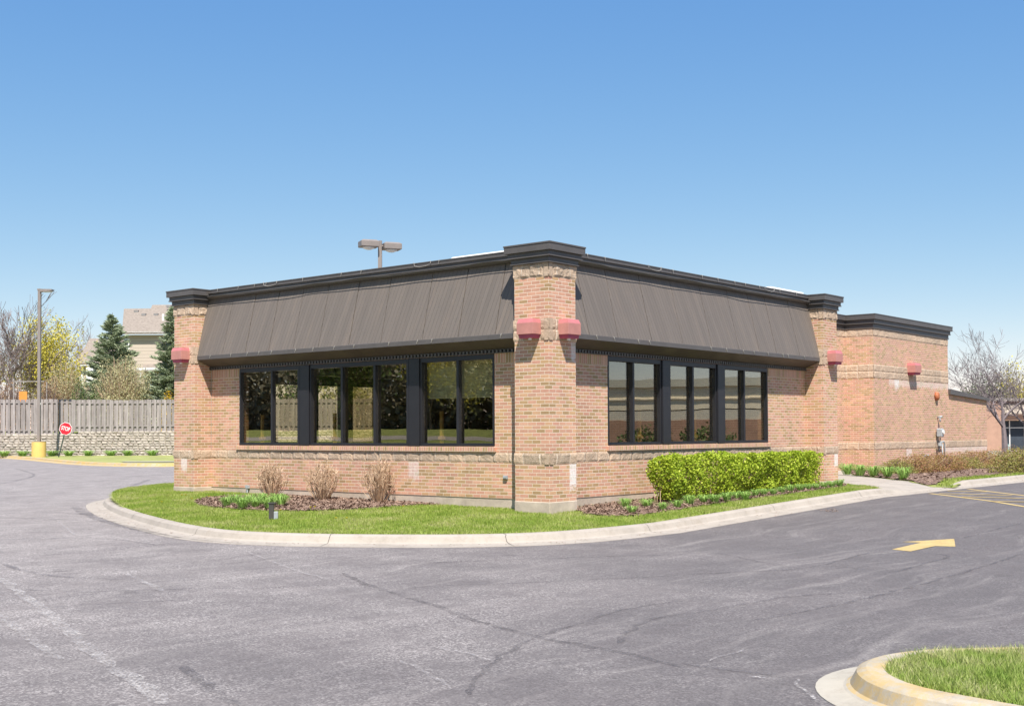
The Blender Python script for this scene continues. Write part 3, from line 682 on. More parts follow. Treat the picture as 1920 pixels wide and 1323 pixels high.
# --- interior that shows through the glass
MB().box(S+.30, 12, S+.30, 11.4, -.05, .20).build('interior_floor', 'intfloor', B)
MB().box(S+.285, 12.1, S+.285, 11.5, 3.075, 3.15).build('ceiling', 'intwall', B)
bw = MB(); yb = 11.45
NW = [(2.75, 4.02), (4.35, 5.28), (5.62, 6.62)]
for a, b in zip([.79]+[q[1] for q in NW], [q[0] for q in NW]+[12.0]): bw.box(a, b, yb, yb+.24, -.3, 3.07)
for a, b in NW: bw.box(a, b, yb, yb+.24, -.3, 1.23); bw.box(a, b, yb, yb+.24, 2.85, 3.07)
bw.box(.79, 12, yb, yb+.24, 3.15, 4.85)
bwo = bw.build('wall', 'intwall', B)
for a, b in NW:
    m = MB(); m.box(a, a+.05, yb+.02, yb+.1, 1.23, 2.85); m.box(b-.05, b, yb+.02, yb+.1, 1.23, 2.85); m.box(a+.05, b-.05, yb+.02, yb+.1, 1.23, 1.28); m.box(a+.05, b-.05, yb+.02, yb+.1, 2.8, 2.85)
    o = m.build('window', 'frame', B)
m = MB().box(12.0, 12.2, .79, 11.6, -.3, 4.85); m.build('wall', 'brick', B)
m = MB()
for z in np.arange(2.24, 3.0, .030): m.quad((.70, 1.82, z), (.70, 3.76, z), (.716, 3.76, z+.027), (.716, 1.82, z+.027))
m.box(.695, .72, 1.82, 3.76, 2.205, 2.235); m.build('window_blind', 'blind', B)
for x, y in ((.95, 9.55), (.95, 6.95), (.95, 3.62), (4.40, .95), (6.68, .95)): MB().box(x-.03, x+.03, y-.03, y+.03, .2, 1.95).box(x-.055, x+.055, y-.055, y+.055, 1.36, 1.42).build('booth_post', 'pine', B)
# --- roof and things on it
MB().box(.81, 12.2, .81, 11.7, 4.86, 4.93).build('flat_roof', 'roofing', B)
MB().box(3.0, 3.7, 2.7, 5.25, 4.93, 5.575).build('skylight', 'roofwhite', B, bevel=.04)
MB().box(14.4, 16.5, 3.0, 3.7, 4.6, 5.74).build('skylight', 'roofwhite', B, bevel=.04)
# --- red wall lamps
def lamp(side, t0, w_, z0, off, par=B, sc=1.0):
    d = .25*sc; h = .36*sc
    def ring(z, ins_f, ins_s):
        o = off-d+ins_f; a, b = t0+ins_s, t0+w_-ins_s
        return [(o, a, z), (off, a, z), (off, b, z), (o, b, z)] if side == 'L' else [(a, o, z), (b, o, z), (b, off, z), (a, off, z)]
    e = MB().loft([ring(z0+.07*sc, 0, 0), ring(z0+h*.78, 0, 0)]).build('wall_lamp', 'lamp_red', par, bevel=.004)
    MB().loft([ring(z0+h*.78+.001, .002, .002), ring(z0+h, .035*sc, .022*sc)]).build('lamp_hood', 'lamp_top', e)
    MB().loft([ring(z0, .035*sc, .035*sc), ring(z0+.069*sc, .022*sc, .022*sc)]).build('lamp_ring', 'lamp_ring', e)
    c = (off-d*.55, t0+w_*.4) if side == 'L' else (t0+w_*.4, off-d*.55)
    m = MB().cyl(c, .035*sc, z0-.035*sc, z0-.001, 12); m.build('lens', 'lens', e, smooth=False); return e
lamp('L', .18, .39, 3.25, -.001); lamp('R', .27, .39, 3.25, -.001)
lamp('L', 11.14, .42, 3.24, -.001); lamp('R', 11.68, .42, 3.22, -.001)
# --- small fittings
m = MB().box(.455, .5, 1.42, 1.52, .585, .655); m.box(.445, .455, 1.43, 1.51, .60, .64); m.build('outlet_box', 'galv', B, bevel=.004)
m = MB().box(.44, .5, 9.45, 9.55, .20, .27); m.tube([(.47, 9.5, .2), (.46, 9.5, .1), (.44, 9.46, .02)], .02, 6); m.build('hose_bib', 'galv', B)
# thin sealant joints in the re-entrant corners
MB().box(.494, .4995, 10.955, 10.969, 1.11, 4.3).build('sealant_joint', 'walk', B)
# --- right wing
WX, WY, WX2, WX3 = 22.27, 3.3, 29.31, 33.65
m = MB(); m.box(WX, WX2, WY, 12, .10, .845); m.box(WX, WX2, WY, 12, 1.107, 3.31); m.box(WX, WX2, WY, 12, 3.79, 4.76)
m.box(WX+.02, WX2-.02, WY+.02, 12, .845, 1.107); m.box(WX+.02, WX2-.02, WY+.02, 12, 3.31, 3.79)
m.box(12.2, WX-.001, 4.35, 12, .10, 4.76)
wing = m.build('wing_wall', 'brick', B)
m = MB(); 
for z0, z1, sd in ((.845, 1.107, 1), (3.31, 3.548, 2), (3.552, 3.79, 4), (4.76, 5.03, 6)):
    rough_band(m, 'R', WY, WX, WX2, z0, z1, .1, .022, .06, sd); rough_band(m, 'L', WX, WY, 4.36, z0, z1, .1, .022, .06, sd)
    rough_band(m, 'R', 4.35, 17, WX-.01, z0, z1, .1, .022, .08, sd); m.box(WX+.012, WX2-.012, WY+.012, 11.9, z0+.002, z1-.002)
m.box(17, WX, 4.36, 11.9, 4.762, 5.028)
m.build('stone_band', 'stone', wing)
m = MB()
for o, z0, z1 in ((.15, 5.335, 5.49), (.085, 5.19, 5.335), (.03, 5.03, 5.19)):
    for x0, x1, y0 in ((WX, WX2, WY), (14, WX, 4.35)):
        xa = x0-o if x0 == WX else x0; xb = x1+o if x0 == WX else x1-o-.02
        m.box(xa, xb, y0-o, 12+o-.001*x0, z0+(.03 if o < .14 else 0), z1)
        if o < .14: m.box(xa-.012, xb+(.012 if x0 == WX else 0), y0-o-.012, 12+o, z0, z0+.03)
m.box(WX-.16, WX2+.16, WY-.16, 12.16, 5.49, 5.52); m.box(14, WX-.165, 4.35-.16, 12.15, 5.491, 5.519)
m.build('cornice', 'trim', wing)
# low sloping section at the far end
def slope(z): pass
m = MB(); ya, yb2 = WY, 11.0
m.loft([[(WX2+.001, ya, .05), (WX2+.001, yb2, .05), (WX2+.001, yb2, 2.92), (WX2+.001, ya, 2.92)], [(WX3, ya, .05), (WX3, yb2, .05), (WX3, yb2, 2.75), (WX3, ya, 2.75)]])
lw_ = m.build('wing_wall', 'brick', B)
m = MB(); rough_band(m, 'R', WY-.001, WX2+.01, WX3, .845, 1.107, .05, .012, .06, 3); m.build('stone_band', 'stone', lw_)
m = MB(); m.loft([[(WX2+.002, ya-.10, 2.90), (WX2+.002, yb2, 2.90), (WX2+.002, yb2, 3.16), (WX2+.002, ya-.10, 3.10)], [(WX3+.12, ya-.10, 2.72), (WX3+.12, yb2, 2.72), (WX3+.12, yb2, 2.86), (WX3+.12, ya-.10, 2.83)]])
m.build('fascia', 'trim', lw_)
m = MB(); m.loft([[(WX2+.003, ya-.04, 3.10), (WX2+.003, ya+4, 3.10), (WX2+.003, ya+3, 3.75), (WX2+.003, ya+2.2, 3.75)], [(WX3, ya-.04, 2.84), (WX3, ya+4, 2.84), (WX3-.05, ya+3, 2.88), (WX3-.05, ya+2.2, 2.88)]])
m.build('sloped_roof', 'roofing', lw_)
m = MB().cyl((33.2, 6.0), .0, 0, 0.01, 8) if False else MB()
m.cyl((28.9, 6.5), .22, 5.0, 5.72, 20); m.cyl((28.9, 6.5), .40, 5.74, 5.82, 24, .36); m.cyl((28.9, 6.5), .30, 5.82, 5.88, 24, .2)
m.build('roof_vent', 'roofwhite', B)
lamp('R', 25.25, .60, 3.52, WY-.001, B, 1.2)
m = MB(); k = 20; c = (28.0, 2.80)
m.loft([[(c[0]+.14*q*math.cos(2*math.pi*j/k), y, c[1]+.16*q*math.sin(2*math.pi*j/k)) for j in range(k)] for y, q in ((3.298, 1), (3.22, 1), (3.18, .8), (3.165, .35))])
m.build('alarm_bell', 'bell', B, smooth=True)

# gas meter and pipework at the wing wall
gm = empty('gas_meter', (28.1, 3.1, .16)); tag(gm, 'grey gas meter with bent pipes on the right brick wing wall above brownish shrubs', 'gas meter')
def q(x, y, z): return (x-28.1, y-3.1, z-.16)
m = MB().box(*[v for p in zip(q(27.90, 3.04, 1.25), q(28.12, 3.26, 1.58)) for v in p]); m.build('meter_body', 'galv', gm, bevel=.04)
m = MB(); kk = 16
m.loft([[q(28.01+.08*math.cos(2*math.pi*j/kk), y, 1.44+.08*math.sin(2*math.pi*j/kk)) for j in range(kk)] for y in (3.039, 3.00)]); m.build('dial', 'lens', gm)
m = MB().tube([q(27.98, 3.14, 1.22), q(27.98, 3.14, 1.02), q(27.88, 3.14, .93), q(27.86, 3.14, .72)], .035, 8); m.build('pipe', 'galv', gm, smooth=True)
m = MB().tube([q(27.98, 3.14, 1.05), q(28.35, 3.14, 1.08), q(28.42, 3.14, .98), q(28.42, 3.14, .42), q(28.60, 3.14, .36), q(28.60, 3.14, .1)], .03, 8); m.build('pipe', 'galv', gm, smooth=True)
m = MB().tube([q(28.20, 3.14, .98), q(28.20, 3.14, .08)], .022, 8); m.build('pipe', 'galv', gm, smooth=True)
m = MB().cyl(q(27.88, 3.12, 0)[:2], .075, .76, .88, 14); m.build('regulator', 'galv', gm, smooth=False)
m = MB().tube([q(28.15, 3.2, 2.02), q(28.15, 3.2, 1.82)], .03, 8); m.tube([q(28.15, 3.29, 2.0), q(28.15, 3.12, 2.02)], .04, 8); m.build('valve', 'galv', gm, smooth=True)
pp = MB().tube([(29.05, 3.18, .5), (29.28, 3.18, .5), (29.30, 3.18, .45), (29.30, 3.18, .05)], .024, 8).build('bent_pipe', 'galv', None, smooth=True)
tag(pp, 'thin bent grey pipe standing beside the gas meter pipes on the wing', 'pipe')
fp = MB().tube([(26.6, 3.3, .56), (26.6, 3.14, .56), (26.6, 3.12, .46)], .04, 8); fp.cyl((26.6, 3.12), .06, .54, .62, 10)
tag(fp.build('hose_tap', 'galv', None, smooth=True), 'small metal tap low on the wing wall left of the gas meter', 'tap')
#VEGETATION

# ================================================================== planting near the building
def tuft_mesh(seed, r=.27, h=.30, n=120, wd=.013, name='leaves', mat='lily'):
    rr = np.random.default_rng(seed); V = []
    for i in range(n):
        a = rr.uniform(0, 6.28); b = rr.random()**.6*r*.35; x, y = b*math.cos(a), b*math.sin(a); L = rr.uniform(.6, 1.05)*h; out = rr.uniform(.25, 1)*r
        dx, dy = -math.sin(a)*wd/2, math.cos(a)*wd/2
        p = [(0, 0, 1.0), (.28, .55, 1.0), (.65, .88, .8), (1.0, .74, .1)]
        for k in range(3):
            (u0, z0, w0), (u1, z1, w1) = p[k], p[k+1]
            A = lambda u, z, w_, s: (x+math.cos(a)*out*u+dx*w_*s, y+math.sin(a)*out*u+dy*w_*s, z*L)
            V += [A(u0, z0, w0, -1), A(u0, z0, w0, 1), A(u1, z1, w1, 1), A(u1, z1, w1, -1)]
    return np.array(V)
tm = [npmesh('daylily_clump', tuft_mesh(20+i), 4, 'lily') for i in range(4)]
meshes = [o.data for o in tm]
for o in tm: bpy.data.objects.remove(o)
def clump(x, y, z, s, i, label, grp):
    o = bpy.data.objects.new('daylily_clump', meshes[i % 4]); COL.objects.link(o); o.location = (x, y, z); o.rotation_euler = (0, 0, i*1.7); o.scale = (s, s, s*random.uniform(.9, 1.1))
    return tag(o, label, 'plant', grp)
ROWR = [(1185, 962), (1172, 952), (1213, 950), (1243, 956), (1270, 951), (1292, 946), (1320, 942), (1340, 942), (1363, 939), (1381, 935), (1397, 936), (1417, 930), (1432, 928), (1450, 927), (1466, 924), (1482, 922), (1500, 920), (1514, 918), (1530, 916.5), (1545, 915), (1560, 913.5), (1575, 912)]
for i, (px, py) in enumerate(ROWR):
    x, y = at(px, py, .02, lawn)
    clump(x, y, lawn(x, y)+.01, random.uniform(.58, .78), i, 'green strap-leaved daylily clump in the edging row in front of the clipped hedge', 'daylily clumps edging the hedge bed')
LL = [(425, 949), (440, 944), (455, 953), (478, 951), (492, 945), (505, 953), (527, 947), (468, 942), (520, 940)]
for i, (px, py) in enumerate(LL):
    x, y = at(px, py, .02, lawn)
    clump(x, y, lawn(x, y)+.01, random.uniform(.74, .96), i+3, 'bright green daylily clump in the left mulch bed behind the short dark post', 'daylily clumps in the left mulch bed')
for i, (px, py) in enumerate([(1588, 889), (1613, 890.5), (1638, 892), (1664, 894), (1694, 898)]):
    x, y = at(px, py, .16)
    o = clump(x, y, .16, 1.25, i+2, 'round green daylily clump at the foot of the wing beside the sidewalk', 'daylily clumps along the sidewalk')
for px, py in ((341, 934), (348, 934), (392, 937), (506, 967), (582, 958), (590, 957), (630, 979), (650, 979), (756, 956), (526, 963), (360, 941), (303, 947), (620, 936), (636, 928)):
    x, y = at(px, py, .01, lawn); z = lawn(x, y)
    m = MB(); m.tube([(x, y, z), (x, y, z+.09)], .004, 4); mm = m.build('dandelion', 'grass')
    tag(mm, 'yellow dandelion in the grass round the building corner', 'flower', 'dandelions in the lawn')
    m = MB().cyl((x, y), .012, z+.085, z+.10, 8, .024); m.build('flower_head', 'dandelion', mm)
# clipped green hedge
def hedge(x0, x1, y0, y1, z0, z1, n, seed, name='hedge'):
    h = empty(name, ((x0+x1)/2, (y0+y1)/2, z0)); r = np.random.default_rng(seed); ox, oy, oz = h.location
    X = r.uniform(x0, x1, n*3); Y = r.uniform(y0, y1, n*3); Z = r.uniform(z0, z1, n*3)
    e = np.minimum.reduce([X-x0, x1-X, Y-y0, y1-Y, (z1-Z)*1.0]); keep = r.random(n*3) < np.exp(-np.maximum(e, 0)/.10)*1.0
    X, Y, Z = X[keep], Y[keep], Z[keep]
    lump = np.array([mnoise.noise(Vector((a*2.0, b*2.0, c*2.2))) for a, b, c in zip(X, Y, Z)])
    hole = np.array([mnoise.noise(Vector((a*5, b*5, c*5+7))) for a, b, c in zip(X, Y, Z)])
    ok = (hole > -.10)|(r.random(len(X)) < .22)
    gap = np.exp(-((X-5.0)/.32)**2)*.72+np.exp(-((X-8.0)/.2)**2-((Z-.75)/.15)**2)*.6; ok &= r.random(len(X)) > gap
    X, Y, Z, lump = X[ok][:n], Y[ok][:n], Z[ok][:n], lump[ok][:n]; k = len(X)
    # rounded, bulging sides, narrower foot
    cy = (y0+y1)/2; f = .70+.30*np.clip((Z-z0)/(z1-z0)*1.6, 0, 1)+.34*lump; Y = cy+(Y-cy)*f; Z = Z+.15*lump*(Z-z0)/(z1-z0); xc = (x0+x1)/2; X = xc+(X-xc)*(.955+.045*np.clip((Z-z0)/(z1-z0)*1.5, 0, 1)+.012*lump)
    s = r.uniform(.012, .034, k); d = r.normal(0, 1, (k, 3)); d /= np.linalg.norm(d, axis=1)[:, None]
    u = np.cross(d, r.normal(0, 1, (k, 3))); u /= np.linalg.norm(u, axis=1)[:, None]; v = np.cross(d, u)
    c = np.stack([X-ox, Y-oy, Z-oz], 1); u *= s[:, None]; v *= s[:, None]*.7
    npmesh('foliage', np.stack([c-u, c-v*.9, c+u, c+v*.9], 1), 4, 'hedge', h)
    m = MB()
    for i in range(int((x1-x0)*34)):
        x = random.uniform(x0+.1, x1-.1); y = random.uniform(y0+.25, y1-.15); dx = random.uniform(-.2, .2); dy = random.uniform(-.25, .25)
        m.tube([(x-ox, y-oy, -.16), (x+dx*.5-ox, y+dy*.4-oy, (z1-z0)*.45), (x+dx-ox, y+dy-oy, (z1-z0)*.93)], [.008, .007, .004], 4, False)
    m.build('branches', 'drytwig', h); return h
h = hedge(3.12, 10.0, -.68, -.02, .12, .985, 80000, 31); h.rotation_euler = (0, 0, 0)
tag(h, 'long clipped bright yellow-green hedge in front of the right windows', 'hedge')
# dry bare shrubs by the left windows
def dry_shrub(x, y, z, r, h, n, seed):
    random.seed(seed); m = MB()
    for i in range(n):
        a = random.uniform(0, 6.28); f = random.random()**.6; 
        bx, by = .10*math.cos(a)*f, .10*math.sin(a)*f; ex, ey = r*f*math.cos(a), r*f*math.sin(a); L = h*(1.0-.32*f*f)*random.uniform(.8, 1.06)
        mid = (bx+ex*.55+random.uniform(-.05, .05), by+ey*.55+random.uniform(-.05, .05), L*.5)
        end = (ex+random.uniform(-.04, .04), ey+random.uniform(-.04, .04), L)
        m.tube([(bx, by, 0), mid, end], [.008, .0065, .004], 3, False)
        for k in range(7):
            t = random.uniform(.3, 1); p = Vector(mid).lerp(Vector(end), (t-.3)/.7); q = p+Vector((random.uniform(-.09, .09), random.uniform(-.09, .09), random.uniform(.02, .14)))
            m.tube([p, q], [.005, .0035], 3, False)
    o = m.build('bare_shrub', 'drytwig'); o.location = (x, y, z); return o
for i, ((px, py), w_, hh, lab) in enumerate([((510, 934), .36, .80, 'leftmost of the three dry tan shrubs under the left windows, behind the daylilies'), ((603, 938), .36, .82, 'middle one of the three dry tan shrubs, below the central left window'), ((710, 942), .36, .92, 'tallest dry tan shrub under the left windows, nearest the corner pillar')]):
    x, y = at(px, py, .01, lawn); o = dry_shrub(x, y, lawn(x, y), w_, hh, 95, 50+i); tag(o, lab, 'shrub', 'dry shrubs in the left mulch bed')
# brownish barberry-like shrubs by the wing
def leaf_shrub(name, x, y, z, r, h, n, mat, seed, leaf=.03, twigs=40, tw='twig', holes=.1, flatb=.55):
    o = empty(name, (x, y, z)); rr = np.random.default_rng(seed)
    d = rr.normal(0, 1, (n*2, 3)); d /= np.linalg.norm(d, axis=1)[:, None]; d[:, 2] = np.abs(d[:, 2])*1.0; rad = rr.random(n*2)**.38
    lump = np.array([mnoise.noise(Vector((a*2.2+seed, b*2.2, c*2.2))) for a, b, c in d]); k2 = np.array([mnoise.noise(Vector((a*5+seed, b*5, c*5))) for a, b, c in d*rad[:, None]])
    P = d*rad[:, None]*(1+.38*lump)[:, None]*np.array([r, r, h]); ok = k2 > -holes-.12; P = P[ok][:n]; k = len(P)
    nn = rr.normal(0, 1, (k, 3)); nn /= np.linalg.norm(nn, axis=1)[:, None]; u = np.cross(nn, rr.normal(0, 1, (k, 3))); u /= np.linalg.norm(u, axis=1)[:, None]; v = np.cross(nn, u)
    s = rr.uniform(.6, 1.3, k)[:, None]*leaf; P[:, 2] += h*.06
    npmesh('foliage', np.stack([P-u*s, P-v*s*.6, P+u*s, P+v*s*.6], 1), 4, mat, o)
    random.seed(seed); m = MB()
    for i in range(twigs):
        a = random.uniform(0, 6.28); f = random.random()**.5*r*.95; L = h*math.sqrt(max(.1, 1-(f/r)**2*.7))*random.uniform(.8, 1.1)
        q0 = Vector((.1*math.cos(a)*r, .1*math.sin(a)*r, 0)); q2 = Vector((f*math.cos(a), f*math.sin(a), L)); q1 = q0.lerp(q2, .5)+Vector((random.uniform(-.1, .1)*r, random.uniform(-.1, .1)*r, .05*h))
        rb = .006+.004*h; m.tube([q0, q1, q2], [rb, rb*.7, rb*.3], 3, False)
    m.build('branches', tw, o); return o
WSH = [(18.9, 1.0, .62, .62, 'yewish'), (19.9, .9, .75, .80, 'barberry'), (21.1, .9, .8, .82, 'barberry'), (22.4, 1.0, .8, .78, 'barberry'), (23.6, 1.1, .72, .70, 'barberry'), (24.8, 1.0, .8, .62, 'hedgebrown'),
       (26.1, 1.2, .9, .80, 'barberry'), (27.6, 1.3, .9, .86, 'barberry'), (29.2, 1.3, .95, .84, 'hedgebrown'), (30.9, 1.3, 1.0, .9, 'barberry'), (32.8, 1.3, 1.0, .86, 'hedgebrown')]
M['hedgebrown'] = foliage('olive_brown_leaf', [(.20, .12, .05), (.26, .24, .06), (.30, .30, .08), (.40, .26, .14)], 1.6)
for i, (x, y, r, hh, mt) in enumerate(WSH):
    if mt == 'yewish': mt = 'hedgebrown'
    o = leaf_shrub('barberry_shrub', x, y+.1, .15, r*.92, hh*.72, 3200, mt, 200+i, .022, 60, 'drytwig' if i % 3 else 'twig')
    tag(o, 'low reddish brown shrub in the mulch row along the right wing', 'shrub', 'brownish shrubs along the right wing')
o = leaf_shrub('evergreen_shrub', *at(1912, 886, .16), .13, 1.0, .72, 4000, 'hedgebrown', 231, .03, 30); tag(o, 'low dark green shrub at the right edge, beyond the brownish shrub row', 'shrub')

# short dark post with a grey box in the lawn
x, y = at(509, 975, 0, lawn); z = lawn(x, y)
b = empty('utility_post', (x, y, z), R_(-45)); tag(b, 'short dark post with a flat top and small grey electrical box in the lawn', 'post')
MB().box(-.045, .045, -.045, .045, -.05, .30).build('post', 'wire', b, bevel=.004)
MB().box(-.06, .075, -.055, .055, .30, .325).build('top_plate', 'wire', b, bevel=.003)
m = MB().box(.046, .12, -.05, .045, .02, .16); m.build('electrical_box', 'galv', b, bevel=.006); MB().tube([(.08, 0, -.05), (.08, 0, .02)], .014, 8).build('conduit', 'galv', b)

# ================================================================== road markings and repairs
def polyflat(pts, dz, name, mat):
    c = [(p[0], p[1], g(p[0])+dz) for p in pts]; m = MB(); m.v = c; m.f = [tuple(range(len(c)))]; return m.build(name, mat)
AR = [at(1280+a*.3349, 880+b*.3349, 0) for a, b in ((1170, 447), (1275, 458), (1412, 428), (1527, 431), (1520, 388), (1228, 405), (1335, 409))]
struct(polyflat(AR, .004, 'painted_arrow', 'paint'))
def line(p, q_, w_, name='painted_line', mat='paint', dz=.004):
    d = Vector((q_[0]-p[0], q_[1]-p[1], 0)); n = Vector((-d.y, d.x, 0)).normalized()*w_/2; m = MB(); N = 24
    for i in range(N):
        a, b = Vector((*p, 0))+d*i/N, Vector((*p, 0))+d*(i+1)/N
        for v_ in (a, b): v_.z = g(v_.x)+dz
        m.quad(a+n, b+n, b-n, a-n)
    return struct(m.build(name, mat))
def zh(a, b): return at(1720+a*.10417, 880+b*.10417, 0)
def ext(p, q_, t): return (p[0]+(q_[0]-p[0])*t, p[1]+(q_[1]-p[1])*t)
HA, HB = (zh(230, 430), zh(1920, 665)), (zh(915, 350), zh(1920, 468))
line(HA[0], ext(*HA, 1.6), .13); line(HB[0], ext(*HB, 1.6), .13)
for a, b, t in (((540, 386), (1250, 403), 1), ((390, 434), (1700, 468), 1), ((800, 492), (1920, 520), 1.15), ((1320, 573), (1920, 583), 1.6)):
    p, q_ = zh(*a), zh(*b); line(p, ext(p, q_, t), .17, dz=.008)
def ribbon(pts, w_, name, mat, dz=.004, seed=0):
    P = resample(chaikin(pts, 3), .12); m = MB(); n = len(P); prev = None
    for i, p in enumerate(P):
        a, b = P[max(0, i-1)], P[min(n-1, i+1)]; d = Vector((b[0]-a[0], b[1]-a[1], 0)).normalized(); nn = Vector((-d.y, d.x, 0))
        e = min(1, i/6+.15, (n-1-i)/6+.15); ww = w_*e*(.7+.6*mnoise.noise(Vector((p[0]*2.5, p[1]*2.5, seed)))+.3); jj = .05*mnoise.noise(Vector((p[0]*5, p[1]*5, 20)))
        c = Vector((p[0], p[1], g(p[0])+dz))+nn*jj; ww *= .72; cur = (c+nn*ww/2, c-nn*ww/2)
        if prev: m.quad(prev[0], cur[0], cur[1], prev[1])
        prev = cur
    return struct(m.build(name, mat))
def zt(z, pts):
    r = {11: (0, 840, .36509), 12: (640, 940, .33333), 13: (1280, 880, .3349)}[z]; return [at(r[0]+a*r[2], r[1]+b*r[2], 0) for a, b in pts]
TAR = [(12, .11, [(0, 400), (150, 470), (330, 530), (520, 580), (700, 650), (900, 710), (1100, 765), (1300, 800), (1500, 835), (1700, 875), (1920, 930)]),
 (12, .075, [(1080, 770), (960, 830), (860, 890), (780, 970), (710, 1090)]), (12, .07, [(1080, 760), (1250, 715), (1400, 665), (1540, 615), (1700, 590), (1900, 560)]),
 (12, .07, [(330, 490), (600, 470), (1000, 460), (1400, 440), (1920, 415)]), (12, .08, [(0, 362), (500, 345), (1000, 325), (1500, 310), (1920, 298)]),
 (11, .05, [(0, 838), (200, 820), (500, 800), (750, 790), (980, 780)]), (11, .06, [(100, 725), (400, 742), (700, 730), (1000, 722), (1400, 718), (1753, 700)]),
 (11, .13, [(940, 1120), (1020, 1190), (1100, 1260), (1230, 1320)]), (11, .16, [(0, 183), (100, 165), (190, 140), (140, 122), (80, 105)]),
 (11, .22, [(600, 225), (680, 195), (770, 160)]), (13, .07, [(0, 590), (400, 572), (640, 560), (800, 535), (950, 490), (1100, 455), (1400, 470), (1520, 487), (1350, 530), (1180, 580), (1000, 560), (830, 540)]),
 (13, .06, [(60, 468), (200, 468), (400, 510), (640, 556)]), (13, .08, [(400, 850), (620, 810), (900, 750), (1150, 695), (1500, 600), (1911, 470)]),
 (13, .05, [(0, 815), (300, 765), (500, 720), (750, 700), (1050, 692)]), (13, .085, [(0, 1085), (200, 1120), (400, 1140), (535, 1155)]),
 (12, .08, [(1560, 800), (1590, 740), (1680, 690), (1780, 650), (1920, 635)]), (11, .12, [(0, 335), (300, 330), (500, 345)]), (11, .10, [(0, 360), (200, 362), (420, 372)]),
 (11, .09, [(0, 470), (200, 466), (520, 462), (760, 490), (800, 500)]), (11, .10, [(0, 590), (130, 640), (330, 665), (700, 680)]), (13, .05, [(1500, 400), (1650, 365), (1780, 330), (1911, 300)]),
 (11, .30, [(380, 300), (440, 340), (560, 385), (760, 430), (1000, 470), (1250, 490)])]
for i, (z, w_, pts) in enumerate(TAR): ribbon(zt(z, pts), w_, 'tar_line', 'tar', .004+.0004*i, i)
SC = [(11, .16, [(0, 670), (60, 720), (150, 780), (270, 870), (380, 980), (500, 1070), (640, 1160), (780, 1260), (860, 1320)]), (11, .12, [(0, 860), (120, 960), (220, 1030), (310, 1090)]),
 (11, .05, [(1260, 530), (1400, 590), (1550, 640), (1700, 680)]), (11, .09, [(620, 640), (760, 700), (850, 740)]), (13, .03, [(150, 1080), (240, 1045), (350, 1015)]), (12, .05, [(540, 820), (700, 860), (830, 900)]),
 (12, .05, [(320, 900), (420, 940), (500, 985), (600, 1060)]), (13, .05, [(380, 1165), (460, 1172), (540, 1185)]), (13, .04, [(650, 1180), (670, 1240), (740, 1300)]), (11, .07, [(130, 290), (200, 270), (280, 250)]),
 (11, .06, [(300, 380), (350, 420), (380, 450)]), (12, .03, [(620, 575), (900, 560), (1300, 550), (1500, 550)])]
for i, (z, w_, pts) in enumerate(SC): ribbon(zt(z, pts), w_, 'worn_scuff', 'scuff', .014+.0004*i, 40+i)

# ================================================================== far left: kerb, verge, pole, sign, wall, fence
FK = [at(px, py, .15) for px, py in ((-260, 851.5), (-60, 852.5), (0, 853.5), (57, 855.5), (121, 861.6), (181, 866), (269, 868.2), (325, 867.9), (420, 866), (600, 864))]
FK = resample(chaikin(FK, 2), .6); kerb(FK, 'far_kerb', 'kerb_yellow', gutter=.45, width=.28, left=False)
Fr = Vector((Rt0.x, Rt0.y)); Ff = Vector((math.cos(YAW), math.sin(YAW)))
def fr(px, dep): p = atdepth(px, 814, dep); return (p.x, p.y)
FD = 78.0
wallL, wallR = fr(-260, FD), fr(1250, FD)
struct(sheet([tuple(p) for p in FK]+[fr(600, 76), wallR, wallL], lambda x, y: .13, .3, 'far_verge', 'dryturf', .0, .12))
wkp = [fr(235, 58.6), fr(700, 58.6), fr(700, 60.3), fr(225, 60.3)]
m = MB(); m.v = [(p[0], p[1], .155) for p in wkp]; m.f = [(0, 1, 2, 3)]; struct(m.build('far_sidewalk', 'walk'))
RX = Vector((Rt0.x, Rt0.y, 0)); FX = Vector((Ff.x, Ff.y, 0))
def fpt(u, dep, z): # u metres to the right of the photo's axis
    return Vector((CAM[0], CAM[1], 0))+RX*u+FX*dep+Vector((0, 0, z))
def pxu(px, dep): return (px-960)/FPX*dep
# retaining wall: courses of rough, bulging blocks
rw = empty('retaining_wall', fpt(pxu(160, FD), FD, .13)); o_ = rw.location
tag(rw, 'low tan split-block retaining wall below the wooden fence', 'wall')
random.seed(5); V = []
def block(m, u, w_, z, hgt, dep):
    c = [(u+.004, z+.003), (u+w_-.004, z+.003), (u+w_-.004, z+hgt-.003), (u+.004, z+hgt-.003)]
    pr = random.uniform(.06, .13); n = len(m.v); um, zm = u+w_*random.uniform(.35, .65), z+hgt*random.uniform(.4, .65)
    fr_ = [(u+w_*.22, z+hgt*.24), (u+w_*.8, z+hgt*.2), (u+w_*.78, z+hgt*.8), (u+w_*.2, z+hgt*.78)]
    for (a, b) in c: m.v.append(tuple(fpt(a, dep, b)-o_))
    for (a, b) in fr_: m.v.append(tuple(fpt(a+random.uniform(-.03, .03), dep-pr*random.uniform(.8, 1.1), b+random.uniform(-.02, .02))-o_))
    m.f.append((n+4, n+5, n+6, n+7))
    for i in range(4): m.f.append((n+i, n+(i+1) % 4, n+4+(i+1) % 4, n+4+i))
m = MB(); u0, u1 = pxu(-120, FD), pxu(1100, FD); zs = np.linspace(.05, 1.70, 11)
for i in range(10):
    u = u0+(i % 2)*.22
    while u < u1: 
        w_ = random.uniform(.30, .42)
        if not (i >= 9 and u < pxu(133, FD)): block(m, u, w_, zs[i], zs[i+1]-zs[i], FD+.03*i)
        u += w_
m.build('block_courses', 'block', rw)
